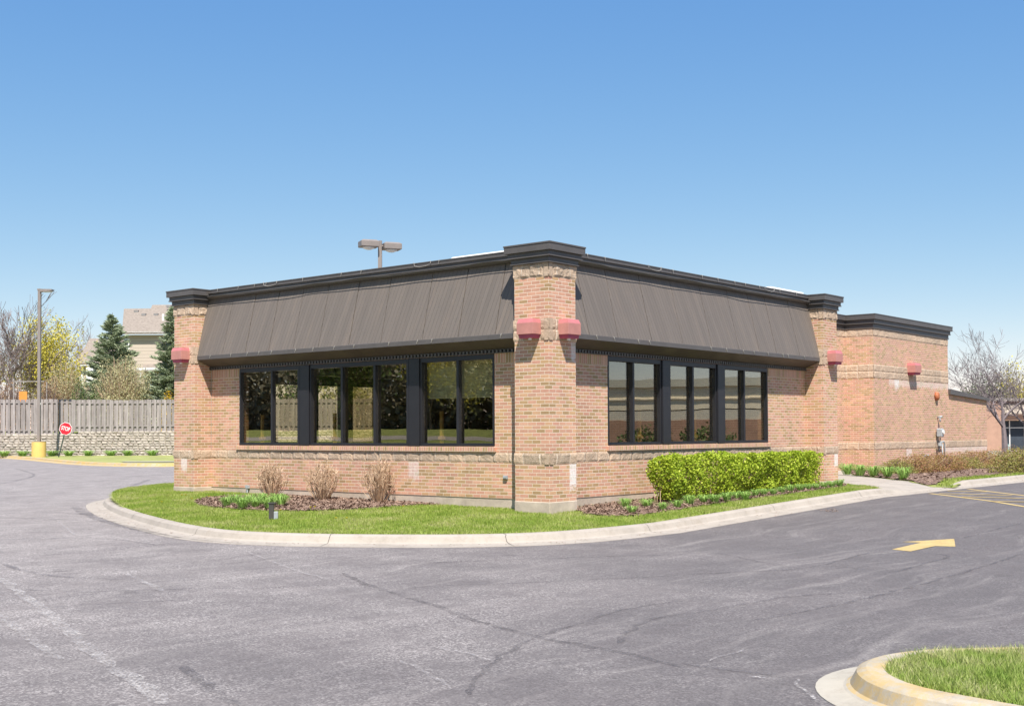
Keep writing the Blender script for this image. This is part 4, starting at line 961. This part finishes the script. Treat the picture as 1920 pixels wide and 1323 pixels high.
m = MB(); a, b, c, d = fpt(u0, FD+.27, 0), fpt(u1, FD+.27, 0), fpt(u1, FD+.6, 0), fpt(u0, FD+.6, 0)
m.loft([[p+Vector((0, 0, z))-o_ for p in (a, b, c, d)] for z in (0, 1.49)]); m.build('wall_core', 'mulch', rw)
# shadow-box fence on top
fe = empty('wooden_fence', fpt(pxu(160, FD), FD+.4, 1.5)); tag(fe, 'weathered grey board fence with alternating vertical boards along the top of the block wall', 'fence'); o_ = fe.location
step = pxu(133, FD); panel = 2.44; k0 = -14; bay = 0
axx = (RX.x, RX.y); ayy = (FX.x, FX.y)
for b_ in range(-6, 17):
    ua = step+b_*panel; ub = ua+panel
    zb, zt_ = (1.45, 3.78) if b_ < 0 else (1.70, 3.72)
    ztb = zt_+random.uniform(-.02, .02); m = MB(); u = ua+.12
    while u < ub-.12:
        for (du, dd) in ((0, 0), (.16, .09)):
            uu = u+du
            if uu > ub-.1: continue
            p = fpt(uu, FD+.30+dd, 0)-o_; zt2 = ztb-o_.z+random.uniform(-.015, .015)
            m.obox(p, axx, ayy, .072 if dd == 0 else .08, .01, zb-o_.z+random.uniform(-.015, .015), zt2)
        u += .325
    for zr in (zb+.28, zt_-.25): p = fpt((ua+ub)/2, FD+.345, 0)-o_; m.obox(p, axx, ayy, panel/2-.06, .03, zr-o_.z, zr-o_.z+.09)
    m.build('board_panel', 'fence', fe)
    p = fpt(ua, FD+.33, 0)-o_; MB().obox(p, axx, ayy, .07, .06, zb-o_.z-.1, ztb-o_.z+.02).build('fence_post', 'fence', fe)
# ground behind the fence
m = MB(); a, b = fpt(-120, FD+.6, 1.45), fpt(17, FD+.6, 1.45); c, d = fpt(17, 600, 3.0), fpt(-420, 600, 3.0)
m.quad(a, b, c, d); m.quad(fpt(-120, FD+.6, 0), fpt(17, FD+.6, 0), b, a); struct(m.build('raised_ground', 'turf'))
# tufts of green at the foot of the wall
for i, px in enumerate((8, 42, 68, 98, 129, 165, 208, 240, 285)):
    p = fpt(pxu(px, FD-.6), FD-.6, .13)
    o = clump(p.x, p.y, p.z, 1.6, i, 'green daylily clump at the foot of the tan retaining wall', 'daylily clumps below the retaining wall'); o.scale = (2.2, 2.2, 1.3)
# light pole in a yellow concrete base
p = fpt(pxu(73, 74), 74, .12); lp = empty('parking_light_pole', p, YAW-R_(90)); tag(lp, 'tall brown single-head light pole set in a round yellow concrete base', 'light pole')
MB().cyl((0, 0), .42, -.1, .93, 32).build('base', 'yellowbase', lp, smooth=False)
z = 1.45+(814-545)/FPX*74
m = MB().box(-.085, .085, -.085, .085, .932, z); m.box(-.14, .14, -.14, .14, .931, .96); m.build('pole', 'pole', lp)
m = MB().loft([[(.06, -.17, z-.12), (.06, .17, z-.12), (.06, .17, z+.06), (.06, -.17, z+.06)], [(.80, -.2, z-.06), (.80, .2, z-.06), (.80, .2, z+.04), (.80, -.2, z+.04)]]); m.box(-.12, .06, -.1, .1, z-.02, z+.08); m.build('lamp_head', 'pole', lp)
MB().box(.25, .72, -.14, .14, z-.13, z-.085).build('lens', 'lens', lp)
MB().box(.085, .10, -.03, .03, 3.2, 3.32).build('hand_hole_cover', 'lens', lp)
# leaning stop sign
p = fpt(pxu(110, 73.6), 73.6, .12); st = empty('stop_sign', p); tag(st, 'red octagonal STOP sign on a thin dark post leaning to the right', 'sign')
st.rotation_euler = (Matrix.Rotation(YAW-R_(90), 4, 'Z') @ Matrix.Rotation(R_(14), 4, 'Y')).to_euler()
MB().box(-.03, .03, -.02, .02, -.1, 2.15).build('post', 'post', st)
def octa(m, r, y0, y1, cz, k=8): m.loft([[(r*math.cos(R_(22.5+45*j)), y, cz+r*math.sin(R_(22.5+45*j))) for j in range(k)] for y in (y0, y1)]); return m
octa(MB(), .405, -.032, -.022, 1.78).build('sign_border', 'white', st)
octa(MB(), .378, -.036, -.0325, 1.78).build('sign_plate', 'signred', st)
cu = bpy.data.curves.new('t', 'FONT'); cu.body = 'STOP'; cu.align_x = 'CENTER'; cu.align_y = 'CENTER'; cu.size = .34; cu.extrude = .001; cu.offset = .006
to = bpy.data.objects.new('t', cu); COL.objects.link(to); dg = bpy.context.evaluated_depsgraph_get(); me = bpy.data.meshes.new_from_object(to.evaluated_get(dg)); bpy.data.objects.remove(to)
me.materials.clear(); me.materials.append(M['white']); lt = bpy.data.objects.new('lettering', me); COL.objects.link(lt); lt.parent = st
lt.matrix_parent_inverse = Matrix.Identity(4); lt.location = (0, -.0385, 1.78); lt.rotation_euler = (R_(90), 0, 0); lt.scale = (.66, .98, 1)
# twin-head light pole behind the roof
dp = 48; p = fpt(pxu(713, dp), dp, 0); tw = empty('twin_light_pole', p, YAW-R_(90)); tag(tw, 'grey-brown light pole with two box heads rising behind the roof', 'light pole')
z = 1.495+(811-452)/FPX*dp
MB().cyl((0, 0), .35, -.05, .8, 24).build('base', 'yellowbase', tw); MB().box(-.075, .075, -.075, .075, .8, z+.05).build('pole', 'pole', tw)
for s, dy in ((-1, -.35), (1, .35)):
    hd = MB(); cx, cy = s*.43, dy*.55; ang = math.atan2(dy, s*.9) ; ax = (math.cos(ang), math.sin(ang)); ay = (-ax[1], ax[0])
    def R4(hx, hy, zz): return [(cx+ax[0]*hx*i+ay[0]*hy*j, cy+ax[1]*hx*i+ay[1]*hy*j, zz) for i, j in ((-1, -1), (1, -1), (1, 1), (-1, 1))]
    zc = z-.12-.05*(s > 0); hd.loft([R4(.34, .27, zc-.12), R4(.36, .29, zc-.10), R4(.36, .29, zc+.11), R4(.27, .20, zc+.17)])
    o = hd.build('lamp_head', 'pole', tw, bevel=.01); hl = MB().loft([[(cx+q*math.cos(j*.5236), cy+q*math.sin(j*.5236), zz) for j in range(12)] for q, zz in ((.10, zc-.21), (.22, zc-.165), (.25, zc-.121))]); hl.build('lens', 'lens', o)
    MB().tube([(0, 0, zc), (cx*.35, cy*.35, zc)], .05, 6).build('arm', 'pole', tw)

# ================================================================== trees
def tree(name, base, height, seed, spread=.9, trunk=.12, levels=4, mat='bark', split=(3, 5), first=.3, droop=0, lean=(0, 0), ang=(.45, .95), tw='twig', rmin=.006, wob=.17):
    rd = random.Random(seed); root = empty(name, base); mt, mc = MB(), MB(); tips = []
    def grow(p, d, L, r, lv):
        n = 4 if lv < 3 else 3; pts = [p]; q = p.copy(); dd = d.copy()
        for i in range(n):
            dd = (dd+Vector((rd.uniform(-1, 1), rd.uniform(-1, 1), rd.uniform(-.5, .7)-droop*lv))*(wob*.25 if lv == 0 else wob)).normalized(); q = q+dd*(L/n); pts.append(q.copy())
        rad = [max(rmin, r*(1-.62*i/n)) for i in range(n+1)]
        (mt if lv < 1 else mc).tube(pts, rad, 7 if lv == 0 else 5 if lv == 1 else 3, False)
        if lv >= levels: tips.append(pts[-1]); tips.append(pts[-2]); return
        k = rd.randint(*split)+(2 if lv == 0 else 0)
        for j in range(k):
            f = rd.uniform(first if lv == 0 else .25, 1.0) if j else 1.0; i0 = min(n-1, int(f*n)); P = pts[i0].lerp(pts[i0+1], f*n-i0 if i0 < n else 1); 
            a = rd.uniform(0, 6.28); th = rd.uniform(*ang)*(1 if j else .35); ax = dd.orthogonal().normalized(); ax.rotate(Matrix.Rotation(a, 3, dd)) ; nd = dd.copy(); nd.rotate(Matrix.Rotation(th, 3, ax))
            grow(P, nd, L*rd.uniform(.55, .82)*(spread if lv == 0 else 1), max(.004, r*(1-.6*f)*.72), lv+1)
    grow(Vector((0, 0, 0)), Vector((lean[0], lean[1], 1)).normalized(), height*.42, trunk, 0)
    mt.build('trunk', mat, root); mc.build('crown', tw, root); return root, tips
def buds(root, tips, n, size, spread, mat, seed):
    r = np.random.default_rng(seed); T = np.array([tuple(t) for t in tips]); c = T[r.integers(0, len(T), n)]+r.normal(0, spread, (n, 3))
    nn = r.normal(0, 1, (n, 3)); nn /= np.linalg.norm(nn, axis=1)[:, None]; u = np.cross(nn, r.normal(0, 1, (n, 3))); u /= np.linalg.norm(u, axis=1)[:, None]; v = np.cross(nn, u)
    s = r.uniform(.6, 1.3, n)[:, None]*size; npmesh('foliage', np.stack([c-u*s, c-v*s*.7, c+u*s, c+v*s*.7], 1), 4, mat, root)
def FP(px, dep, z=1.5): return fpt(pxu(px, dep), dep, z)
def spruce(base, h, r, seed):
    rd = random.Random(seed); rr = np.random.default_rng(seed); root = empty('spruce_tree', base)
    MB().tube([(0, 0, 0), (.03, 0, h*.5), (0, 0, h)], [.16, .09, .015], 7).build('trunk', 'bark', root); V = []; mb_ = MB()
    z = .25
    while z < h-.1:
        f = 1-z/h; R = r*(f**.80)*rd.uniform(.82, 1.12)+.06; k = max(4, int(6+8*f))
        for j in range(k):
            a = rd.uniform(0, 6.28); L = R*rd.uniform(.72, 1.12); up = rd.uniform(-.12, .25)+.25*(1-f)
            tip = Vector((math.cos(a)*L, math.sin(a)*L, z+L*up)); s0 = Vector((0, 0, z)); mb_.tube([s0, tip], [.02, .006], 3, False)
            n = int(20+64*L); t = rr.random(n)**.6; wid = .26*L*(1-t*.75)+.05
            c = np.outer(1-t, s0)+np.outer(t, tip); side = np.array([-math.sin(a), math.cos(a), 0]); off = rr.uniform(-1, 1, n)*wid; c += side*off[:, None]; c[:, 2] += -np.abs(off)*.22+rr.normal(0, .035, n)-.10*np.sin(t*3.1)*L*.4
            d = np.array([math.cos(a), math.sin(a), .12])+side*(np.sign(off)*.55)[:, None]+rr.normal(0, .25, (n, 3)); d /= np.linalg.norm(d, axis=1)[:, None]
            u = d*rr.uniform(.08, .17, n)[:, None]; v = np.cross(d, rr.normal(0, 1, (n, 3))); v /= np.linalg.norm(v, axis=1)[:, None]; v *= .032
            V.append(np.stack([c-u-v, c-u+v, c+u+v*.2, c+u-v*.2], 1))
        z += .17+.10*f
    mb_.build('branches', 'twig', root); npmesh('foliage', np.concatenate(V), 4, 'spruce', root); return root
def zt_of(py, dep): return 1.495+(814-py)/FPX*dep
b = FP(210, 90); tag(spruce(b, zt_of(586, 90)-1.5, 3.4, 3), 'tall blue-green spruce with a pointed top behind the fence, left of the beige house wall', 'spruce')
b = FP(322, 86); tag(spruce(b, zt_of(575, 86)-1.5, 2.5, 9), 'blue-green spruce half hidden behind the left brick pillar', 'spruce')
o = leaf_shrub('round_bush', *FP(229, 84), 2.05, zt_of(672, 84)-1.6, 17000, 'tanbush', 301, .055, 200, 'drytwig', .4); tag(o, 'large rounded tan budding bush behind the fence in front of the spruce', 'bush')
o = leaf_shrub('budding_shrub', *FP(118, 88), 2.0, zt_of(684, 88)-1.6, 12000, 'tanbush', 302, .05, 180, 'drytwig', .4); tag(o, 'wide pale olive budding shrub behind the fence, right of the light pole', 'bush')
o = leaf_shrub('copper_shrub', *FP(88, 85), 1.3, zt_of(708, 85)-1.6, 4000, 'redbush', 303, .05, 160, 'twig', .3); tag(o, 'copper brown shrub just above the fence beside the light pole', 'bush')
o = leaf_shrub('copper_shrub', *FP(22, 84), 1.5, zt_of(712, 84)-1.6, 3600, 'redbush', 304, .05, 200, 'twig', .35); tag(o, 'reddish twiggy shrub above the fence at the far left edge', 'bush')
o = leaf_shrub('evergreen_shrub', *FP(150, 83), .7, zt_of(714, 83)-1.6, 3000, 'yewish', 305, .05, 20, 'twig', .1); tag(o, 'small dark green evergreen shrub peeping over the fence left of the spruce', 'bush')
o = leaf_shrub('evergreen_shrub', *FP(180, 82.5), .8, zt_of(738, 82.5)-1.6, 2500, 'yewish', 309, .05, 20, 'twig', .1); tag(o, 'low evergreen shrub at the foot of the tall spruce', 'bush')
o = leaf_shrub('forsythia_bush', *FP(316, 82), .75, zt_of(735, 82)-1.55, 1800, 'forsythia', 306, .05, 40, 'twig', .2); tag(o, 'bright yellow flowering bush over the fence against the left pillar', 'bush')
r_, t_ = tree('budding_tree', FP(70, 98), zt_of(600, 98)-1.5, 12, 1.0, .16, 4, split=(3, 5), first=.12, ang=(.25, .7)); buds(r_, t_, 8000, .08, .30, 'budyellow', 1)
tag(r_, 'yellow budding tree behind the fence and the light pole', 'tree')
r_, t_ = tree('budding_tree', FP(84, 96), zt_of(636, 96)-1.7, 13, 1.0, .13, 4, split=(3, 5), first=.12, ang=(.25, .7)); buds(r_, t_, 4500, .08, .28, 'budyellow', 2)
tag(r_, 'shorter yellow budding tree right of the light pole', 'tree')
for i, (px, dep, top, lab, c) in enumerate([(22, 92, 585, 'tall bare tree with upright twigs near the left edge', 21), (2, 94, 600, 'bare tree cut by the left edge of the picture', 22), (47, 96, 628, 'slender bare tree between the left edge and the yellow tree', 23), (132, 125, 628, 'distant bare tree between the yellow tree and the beige house', 24), (112, 128, 640, 'hazy distant bare tree just right of the yellow tree', 25), (150, 130, 634, 'far bare tree against the left slope of the house roof', 26)]):
    r_, t_ = tree('bare_tree', FP(px, dep), (zt_of(top, dep)-1.5)*1.0, c, .95, .12, 5, split=(3, 4), first=.12, ang=(.2, .6), rmin=.013); tag(r_, lab, 'tree', 'bare trees beyond the fence')
# trees beyond the fence seen through the building
for i, (px, mt) in enumerate([(380, 'yewish'), (470, 'tanbush'), (560, 'yewish'), (650, 'tanbush'), (760, 'yewish'), (850, 'yewish'), (950, 'tanbush')]):
    o = leaf_shrub('background_tree', *FP(px, 92), 2.6, 5.5+(i % 3), 2500, mt, 320+i, .14, 40); tag(o, 'leafy tree beyond the fence, hidden behind the brick building', 'tree', 'trees beyond the fence behind the building')
# --- house
hs = empty('beige_house', FP(250, 110)); tag(hs, 'two-storey beige sided house with a brown shingle roof and white eaves behind the spruces', 'house'); o_ = hs.location; HD = 110
def hp(px, py, dd=0): dep = HD+dd; return fpt(pxu(px, dep), dep, zt_of(py, dep))-o_
def hbox(m, px0, px1, py0, py1, d0, d1):   # rectangle seen at depth d0, extruded back to d1
    u0, u1 = pxu(px0, HD), pxu(px1, HD); z1, z0 = zt_of(py0, HD), zt_of(py1, HD)
    m.loft([[fpt(u, HD+d, z)-o_ for u, d in ((u0, d0), (u1, d0), (u1, d1), (u0, d1))] for z in (z0, z1)]); return m
hbox(MB(), 232, 420, 628, 790, 0, 9).build('wall', 'siding', hs)
hbox(MB(), 145, 232.2, 684, 790, 1.5, 9).build('wall', 'siding', hs)
hbox(MB(), 141.5, 146, 683, 790, 1.4, 1.6).build('corner_trim', 'housetrim', hs)
hbox(MB(), 228, 316, 623, 627.5, -.6, -.45).build('eave', 'housetrim', hs); hbox(MB(), 140, 200, 680.5, 684, .9, 1.1).build('eave', 'housetrim', hs); hbox(MB(), 268, 330, 692, 696, -2.0, -1.9).build('eave', 'housetrim', hs)
def roofslab(pts, name='roof'):
    m = MB(); n = len(pts); top = [hp(*p) for p in pts]; m.loft([[p for p in top], [p+Vector((0, 0, -.18)) for p in top]]); return m.build(name, 'shingle', hs)
rf = roofslab([(228, 622.5, -.6), (430, 622.5, -.6), (430, 571, 6.6), (285, 571.5, 6.55), (282, 578, 5.9), (231.5, 578.5, 5.85)])
rf3 = roofslab([(140, 680, .9), (240, 680, .9), (240, 634, 6), (168, 634, 6)])
roofslab([(266, 692, -2), (330, 692, -2), (330, 683, -.01), (268, 683, -.01)])
for px, py, dd in ((255, 584, 4.9), (269, 590, 3.9), (292, 590, 3.9), (316, 575, 5.2)): m = MB(); p = hp(px, py, dd); m.obox(p, axx, ayy, .2, .15, p.z-.1, p.z+.12); m.build('roof_vent', 'roofing', rf)
p = hp(305.5, 600, 2.4); MB().obox(p, axx, ayy, .09, .09, p.z-.3, p.z+.55).build('vent_pipe', 'white', rf)
def hwin(px0, px1, py0, py1, dd=-.05):
    u0, u1 = pxu(px0, HD), pxu(px1, HD); z1, z0 = zt_of(py0, HD), zt_of(py1, HD)
    f = MB().loft([[fpt(u, HD+d, z)-o_ for u, d in ((u0-.12, dd), (u1+.12, dd), (u1+.12, .02), (u0-.12, .02))] for z in (z0-.12, z1+.12)]).build('window', 'housetrim', hs)
    MB().loft([[fpt(u, HD+d, z)-o_ for u, d in ((u0, dd-.03), (u1, dd-.03), (u1, dd-.001), (u0, dd-.001))] for z in (z0, z1)]).build('pane', 'houseglass', f)
hwin(234, 240, 637, 652); hwin(284, 296, 706, 735); hwin(163, 171, 690, 715, 1.42)
hbox(MB(), 274, 276, 700, 790, -1.95, -1.85).build('porch_post', 'housetrim', hs)
# garden things glimpsed above the fence
p = fpt(pxu(50, 83), 83, 1.45); sd = empty('play_frame', p, YAW-R_(90)); tag(sd, 'wooden play frame with an orange board seen over the fence at the left', 'play frame')
for x in (-.9, .9):
    for y in (0, 1.2): MB().box(x-.03, x+.03, y-.03, y+.03, 0, 3.9 if x < 0 else 3.7).build('frame_post', 'fence', sd)
MB().box(-.95, 1.2, -.03, .0, 3.66, 3.72).build('crossbar', 'fence', sd); MB().box(-.5, .05, -.10, -.04, 2.2, 3.0).build('orange_board', 'orange', sd)
# ================================================================== right background
p = fpt(pxu(1883, 56), 56, .1); r_, t_ = tree('honey_locust', p, 5.3, 81, 1.3, .17, 5, split=(3, 5), first=.66, ang=(.45, 1.15), droop=-.05, wob=.24, tw='darktwig', mat='darktwig', rmin=.0062)
tag(r_, 'bare spreading tree with a dark trunk at the right edge beyond the wing', 'tree')
ml = empty('shop_building', fpt(pxu(1910, 88), 88, 0)); tag(ml, 'low brick shop building with glass storefront behind the bare tree at the right', 'building'); o_ = ml.location; HD = 88
def mz(py): return 1.495+(806.5-py)/FPX*HD
def mbox(m, px0, px1, py0, py1, d0, d1):
    u0, u1 = pxu(px0, HD), pxu(px1, HD)
    m.loft([[fpt(u, HD+d, z)-o_ for u, d in ((u0, d0), (u1, d0), (u1, d1), (u0, d1))] for z in (mz(py1), mz(py0))]); return m
mbox(MB(), 1780, 1878, 752, 849, 0, 9).build('wall', 'mallbrick', ml); mbox(MB(), 1878.2, 2300, 752, 758, .4, 9).build('parapet', 'mallbrick', ml)
mbox(MB(), 1878.2, 2300, 758.1, 776, .1, 1).build('fascia', 'siding', ml); mbox(MB(), 1878.2, 2300, 776.1, 788, .4, 1).build('lintel', 'mallbrick', ml)
mbox(MB(), 1878.2, 2300, 788.1, 849, 1.2, 1.3).build('storefront', 'houseglass', ml)
mbox(MB(), 1780, 2300, 746, 751.8, -.1, 9).build('roof', 'walk', ml)
for i, px in enumerate((1886.5, 1903.5, 1932, 1960, 1990)): mbox(MB(), px, px+1.6, 788.2, 848, 1.1, 1.19).build('window_frame', 'white', ml)
mbox(MB(), 1878.4, 1905, 833, 848.5, 1.12, 1.198).build('sill_panel', 'teal', ml); mbox(MB(), 1878.4, 1990, 801, 802.4, 1.12, 1.19).build('transom', 'white', ml)
m = MB(); m.v = [tuple(p) for p in (fpt(pxu(1700, 62), 62, .02), fpt(pxu(2400, 62), 62, .02), fpt(pxu(2400, 88.5), 88.5, .02), fpt(pxu(1700, 88.5), 88.5, .02))]; m.f = [(0, 1, 2, 3)]; struct(m.build('shop_pavement', 'walk'))
for i, (px, h_, mt, lab) in enumerate([(1845, 6.0, 'yewish', 'dark evergreen tree crown above the shop roof, left of the bare tree'), (1880, 5.6, 'tanbush', 'tan budding tree above the shop roof behind the bare tree'), (1915, 6.8, 'budyellow', 'yellow budding tree above the shop roof at the right edge'), (1815, 4.6, 'tanbush', 'low tan tree just above the sloping roof of the wing')]):
    o = leaf_shrub('background_tree', *fpt(pxu(px, 105), 105, 0), 2.6, h_, 5000, mt, 400+i, .10, 120, 'twig', .3); tag(o, lab, 'tree')
r_, t_ = tree('honey_locust', fpt(pxu(1926, 58), 58, .1), 4.6, 91, 1.2, .13, 4, split=(3, 5), first=.7, ang=(.4, 1.0), wob=.24, tw='darktwig', mat='darktwig', rmin=.0062)
tag(r_, 'second bare tree, cut by the right edge of the picture', 'tree')
# ================================================================== what the window panes mirror
ml2 = empty('shopping_centre', (42, -30, 0), R_(75)); tag(ml2, 'long beige and brick shopping centre across the lot, mirrored in the right windows', 'building')
def b2(nm, x0, x1, y0, y1, z0, z1, mt): return MB().box(x0-67, x1-67, y0+36, y1+36, z0, z1).build(nm, mt, ml2)
b2('wall', 22, 83, -50, -36, 0, 2.2, 'mallbrick'); b2('lower_band', 22, 83, -50, -36.05, 2.201, 2.76, 'mallgrey'); b2('dark_reveal', 22, 83, -50, -36.1, 2.761, 2.82, 'dark')
b2('wall_panel', 22, 83, -50, -36.05, 2.821, 3.40, 'mallbeige'); b2('ledge', 22, 83, -50, -35.95, 3.401, 3.47, 'mallbeige'); b2('wall_panel', 22, 83, -50, -36.05, 3.471, 4.15, 'mallbeige'); b2('parapet', 22, 83, -50, -35.85, 4.151, 4.62, 'mallolive')
for i, (x, y) in enumerate([(36, -26), (34.5, -29), (33, -32), (38, -22), (39.5, -19)]):
    o = leaf_shrub('evergreen_shrub', x, y, 0, 1.9, 1.7, 2200, 'yewish', 430+i, .09, 30); tag(o, 'dark rounded shrub in front of the beige shopping centre across the lot', 'shrub', 'shrubs before the shopping centre')
# grassy bank with trees, road and a white building to the left of the camera
m = MB(); nn = 24
def bank(x, y): t = min(1, max(0, (-28-x)/26)); return -.22+2.0*t*t*(3-2*t)
XS = [-28, -34, -40, -46, -54, -80, -400]
for i in range(len(XS)-1): m.quad((XS[i], -60, bank(XS[i], 0)), (XS[i+1], -60, bank(XS[i+1], 0)), (XS[i+1], 140, bank(XS[i+1], 0)), (XS[i], 140, bank(XS[i], 0)))
struct(m.build('grass_bank', 'turf'))
m = MB(); zb_ = lambda x: bank(-40, 0)+(bank(-46, 0)-bank(-40, 0))*(-40-x)/6+.012
m.quad((-45, -60, zb_(-45)), (-42.6, -60, zb_(-42.6)), (-42.6, 140, zb_(-42.6)), (-45, 140, zb_(-45))); struct(m.build('bank_path', 'walk'))
wb = empty('white_house', (-85, 55, 1.8)); tag(wb, 'long low white house beyond the grass bank, left of the view', 'house')
MB().box(-4, 4, -22, 8, 0, 2.3).build('wall', 'housetrim', wb); MB().loft([[(-5, -23, 2.3), (5, -23, 2.3), (0, -23, 4.0)], [(-5, 9, 2.3), (5, 9, 2.3), (0, 9, 4.0)]]).build('roof', 'roofing', wb)
for i, (x, y, h_) in enumerate([(-62, 30, 11), (-66, 48, 12), (-70, 62, 12), (-64, 76, 11), (-76, 20, 12), (-90, 40, 14), (-92, 70, 14), (-95, 95, 14), (-88, 8, 13), (-64, 12, 10)]):
    r_, t_ = tree('bank_tree', (x, y, 1.75), h_, 500+i, 1.1, .22, 3, split=(4, 6), first=.25, ang=(.4, .95)); buds(r_, t_, 5000, .20, .9, 'budyellow' if i in (7,) else 'yewish' if i % 2 else 'tanbush', 60+i)
    tag(r_, 'tree on the grass bank to the left of the view', 'tree', 'trees on the grass bank')
wd = leaf_shrub('woodland', -112, 50, 1.5, 1, 1, 10, 'yewish', 599, .1, 2)
for ch in list(wd.children): bpy.data.objects.remove(ch)
bpy.data.objects.remove(wd)
rw_ = np.random.default_rng(600); nW = 46000; Pw = np.stack([rw_.uniform(-118, -108, nW), rw_.uniform(-40, 190, nW), 1.2+rw_.random(nW)**1.25*17], 1); Pw[:, 2] *= .8+.2*np.sin(Pw[:, 1]*.21)+.1*np.sin(Pw[:, 1]*.6)
un = rw_.normal(0, 1, (nW, 3)); un /= np.linalg.norm(un, axis=1)[:, None]; vn = np.cross(un, rw_.normal(0, 1, (nW, 3))); vn /= np.linalg.norm(vn, axis=1)[:, None]
tag(npmesh('woodland', np.stack([Pw-un*.55, Pw-vn*.4, Pw+un*.55, Pw+vn*.4], 1), 4, 'woodland'), 'dark continuous woodland far beyond the grass bank left of the view', 'woodland', kind='stuff')
def car(x, y, rz, mat, lab):
    c = empty('parked_car', (x, y, 1.8), rz); tag(c, lab, 'car', 'cars parked beyond the bank')
    S_ = [(-2.2, .35, .80), (-2.1, .3, .85), (0, .28, .9), (2.1, .3, .85), (2.25, .4, .6)]
    prof = [(-2.2, .35), (-2.2, .85), (-1.9, .95), (-1.3, 1.0), (1.1, .95), (1.9, .85), (2.2, .65), (2.2, .35)]
    MB().loft([[(a, s*.86, b) for a, b in prof] for s in (-1, 1)]).build('body', mat, c, bevel=.06)
    cab = [(-1.6, 1.0), (-1.0, 1.42), (.2, 1.45), (1.0, .98)]; MB().loft([[(a, s*.74, b) for a, b in cab] for s in (-1, 1)]).build('windscreen_and_windows', 'houseglass', c, bevel=.05)
    for wx in (-1.35, 1.35):
        for s in (-1, 1): MB().loft([[(wx+.33*math.cos(j*.393), yy, .33+.33*math.sin(j*.393)) for j in range(16)] for yy in (s*.70, s*.90)]).build('wheel', 'tyre', c)
car(-60, 36, R_(95), 'carpaint', 'red parked car beyond the grass bank, left of the view'); car(-61, 24, R_(88), 'carwhite', 'silver parked car beyond the grass bank, left of the view')
# dead leaves and grit caught along the gutter
random.seed(99); V = []
for i in range(900):
    k = random.randrange(4, len(path)-120); p = path[k]; q = path[k+1]; d = Vector((q[0]-p[0], q[1]-p[1], 0)).normalized(); nr = Vector((d.y, -d.x, 0))
    c = Vector((p[0], p[1], 0))+nr*(.30+abs(random.gauss(0, .22)))+d*random.uniform(0, .3); c.z = g(c.x)+.026; s_ = random.uniform(.006, .020); a = random.uniform(0, 6.28)
    u = Vector((math.cos(a), math.sin(a), random.uniform(-.3, .3)))*s_; v = Vector((-math.sin(a), math.cos(a), random.uniform(-.3, .3)))*s_*.6
    V += [tuple(c-u), tuple(c-v), tuple(c+u), tuple(c+v)]
for i in range(70):
    x, y = at(1280+825*.3349+random.gauss(0, 9), 880+230*.3349+random.gauss(0, 1.6)); c = Vector((x, y, g(x)+.01)); s_ = random.uniform(.012, .03); a = random.uniform(0, 6.28)
    u = Vector((math.cos(a), math.sin(a), .2))*s_; v = Vector((-math.sin(a), math.cos(a), .1))*s_*.6; V += [tuple(c-u), tuple(c-v), tuple(c+u), tuple(c+v)]
tag(npmesh('gutter_litter', np.array(V), 4, 'chip'), 'dry leaf bits and grit scattered along the pale kerb gutter', 'litter', kind='stuff')
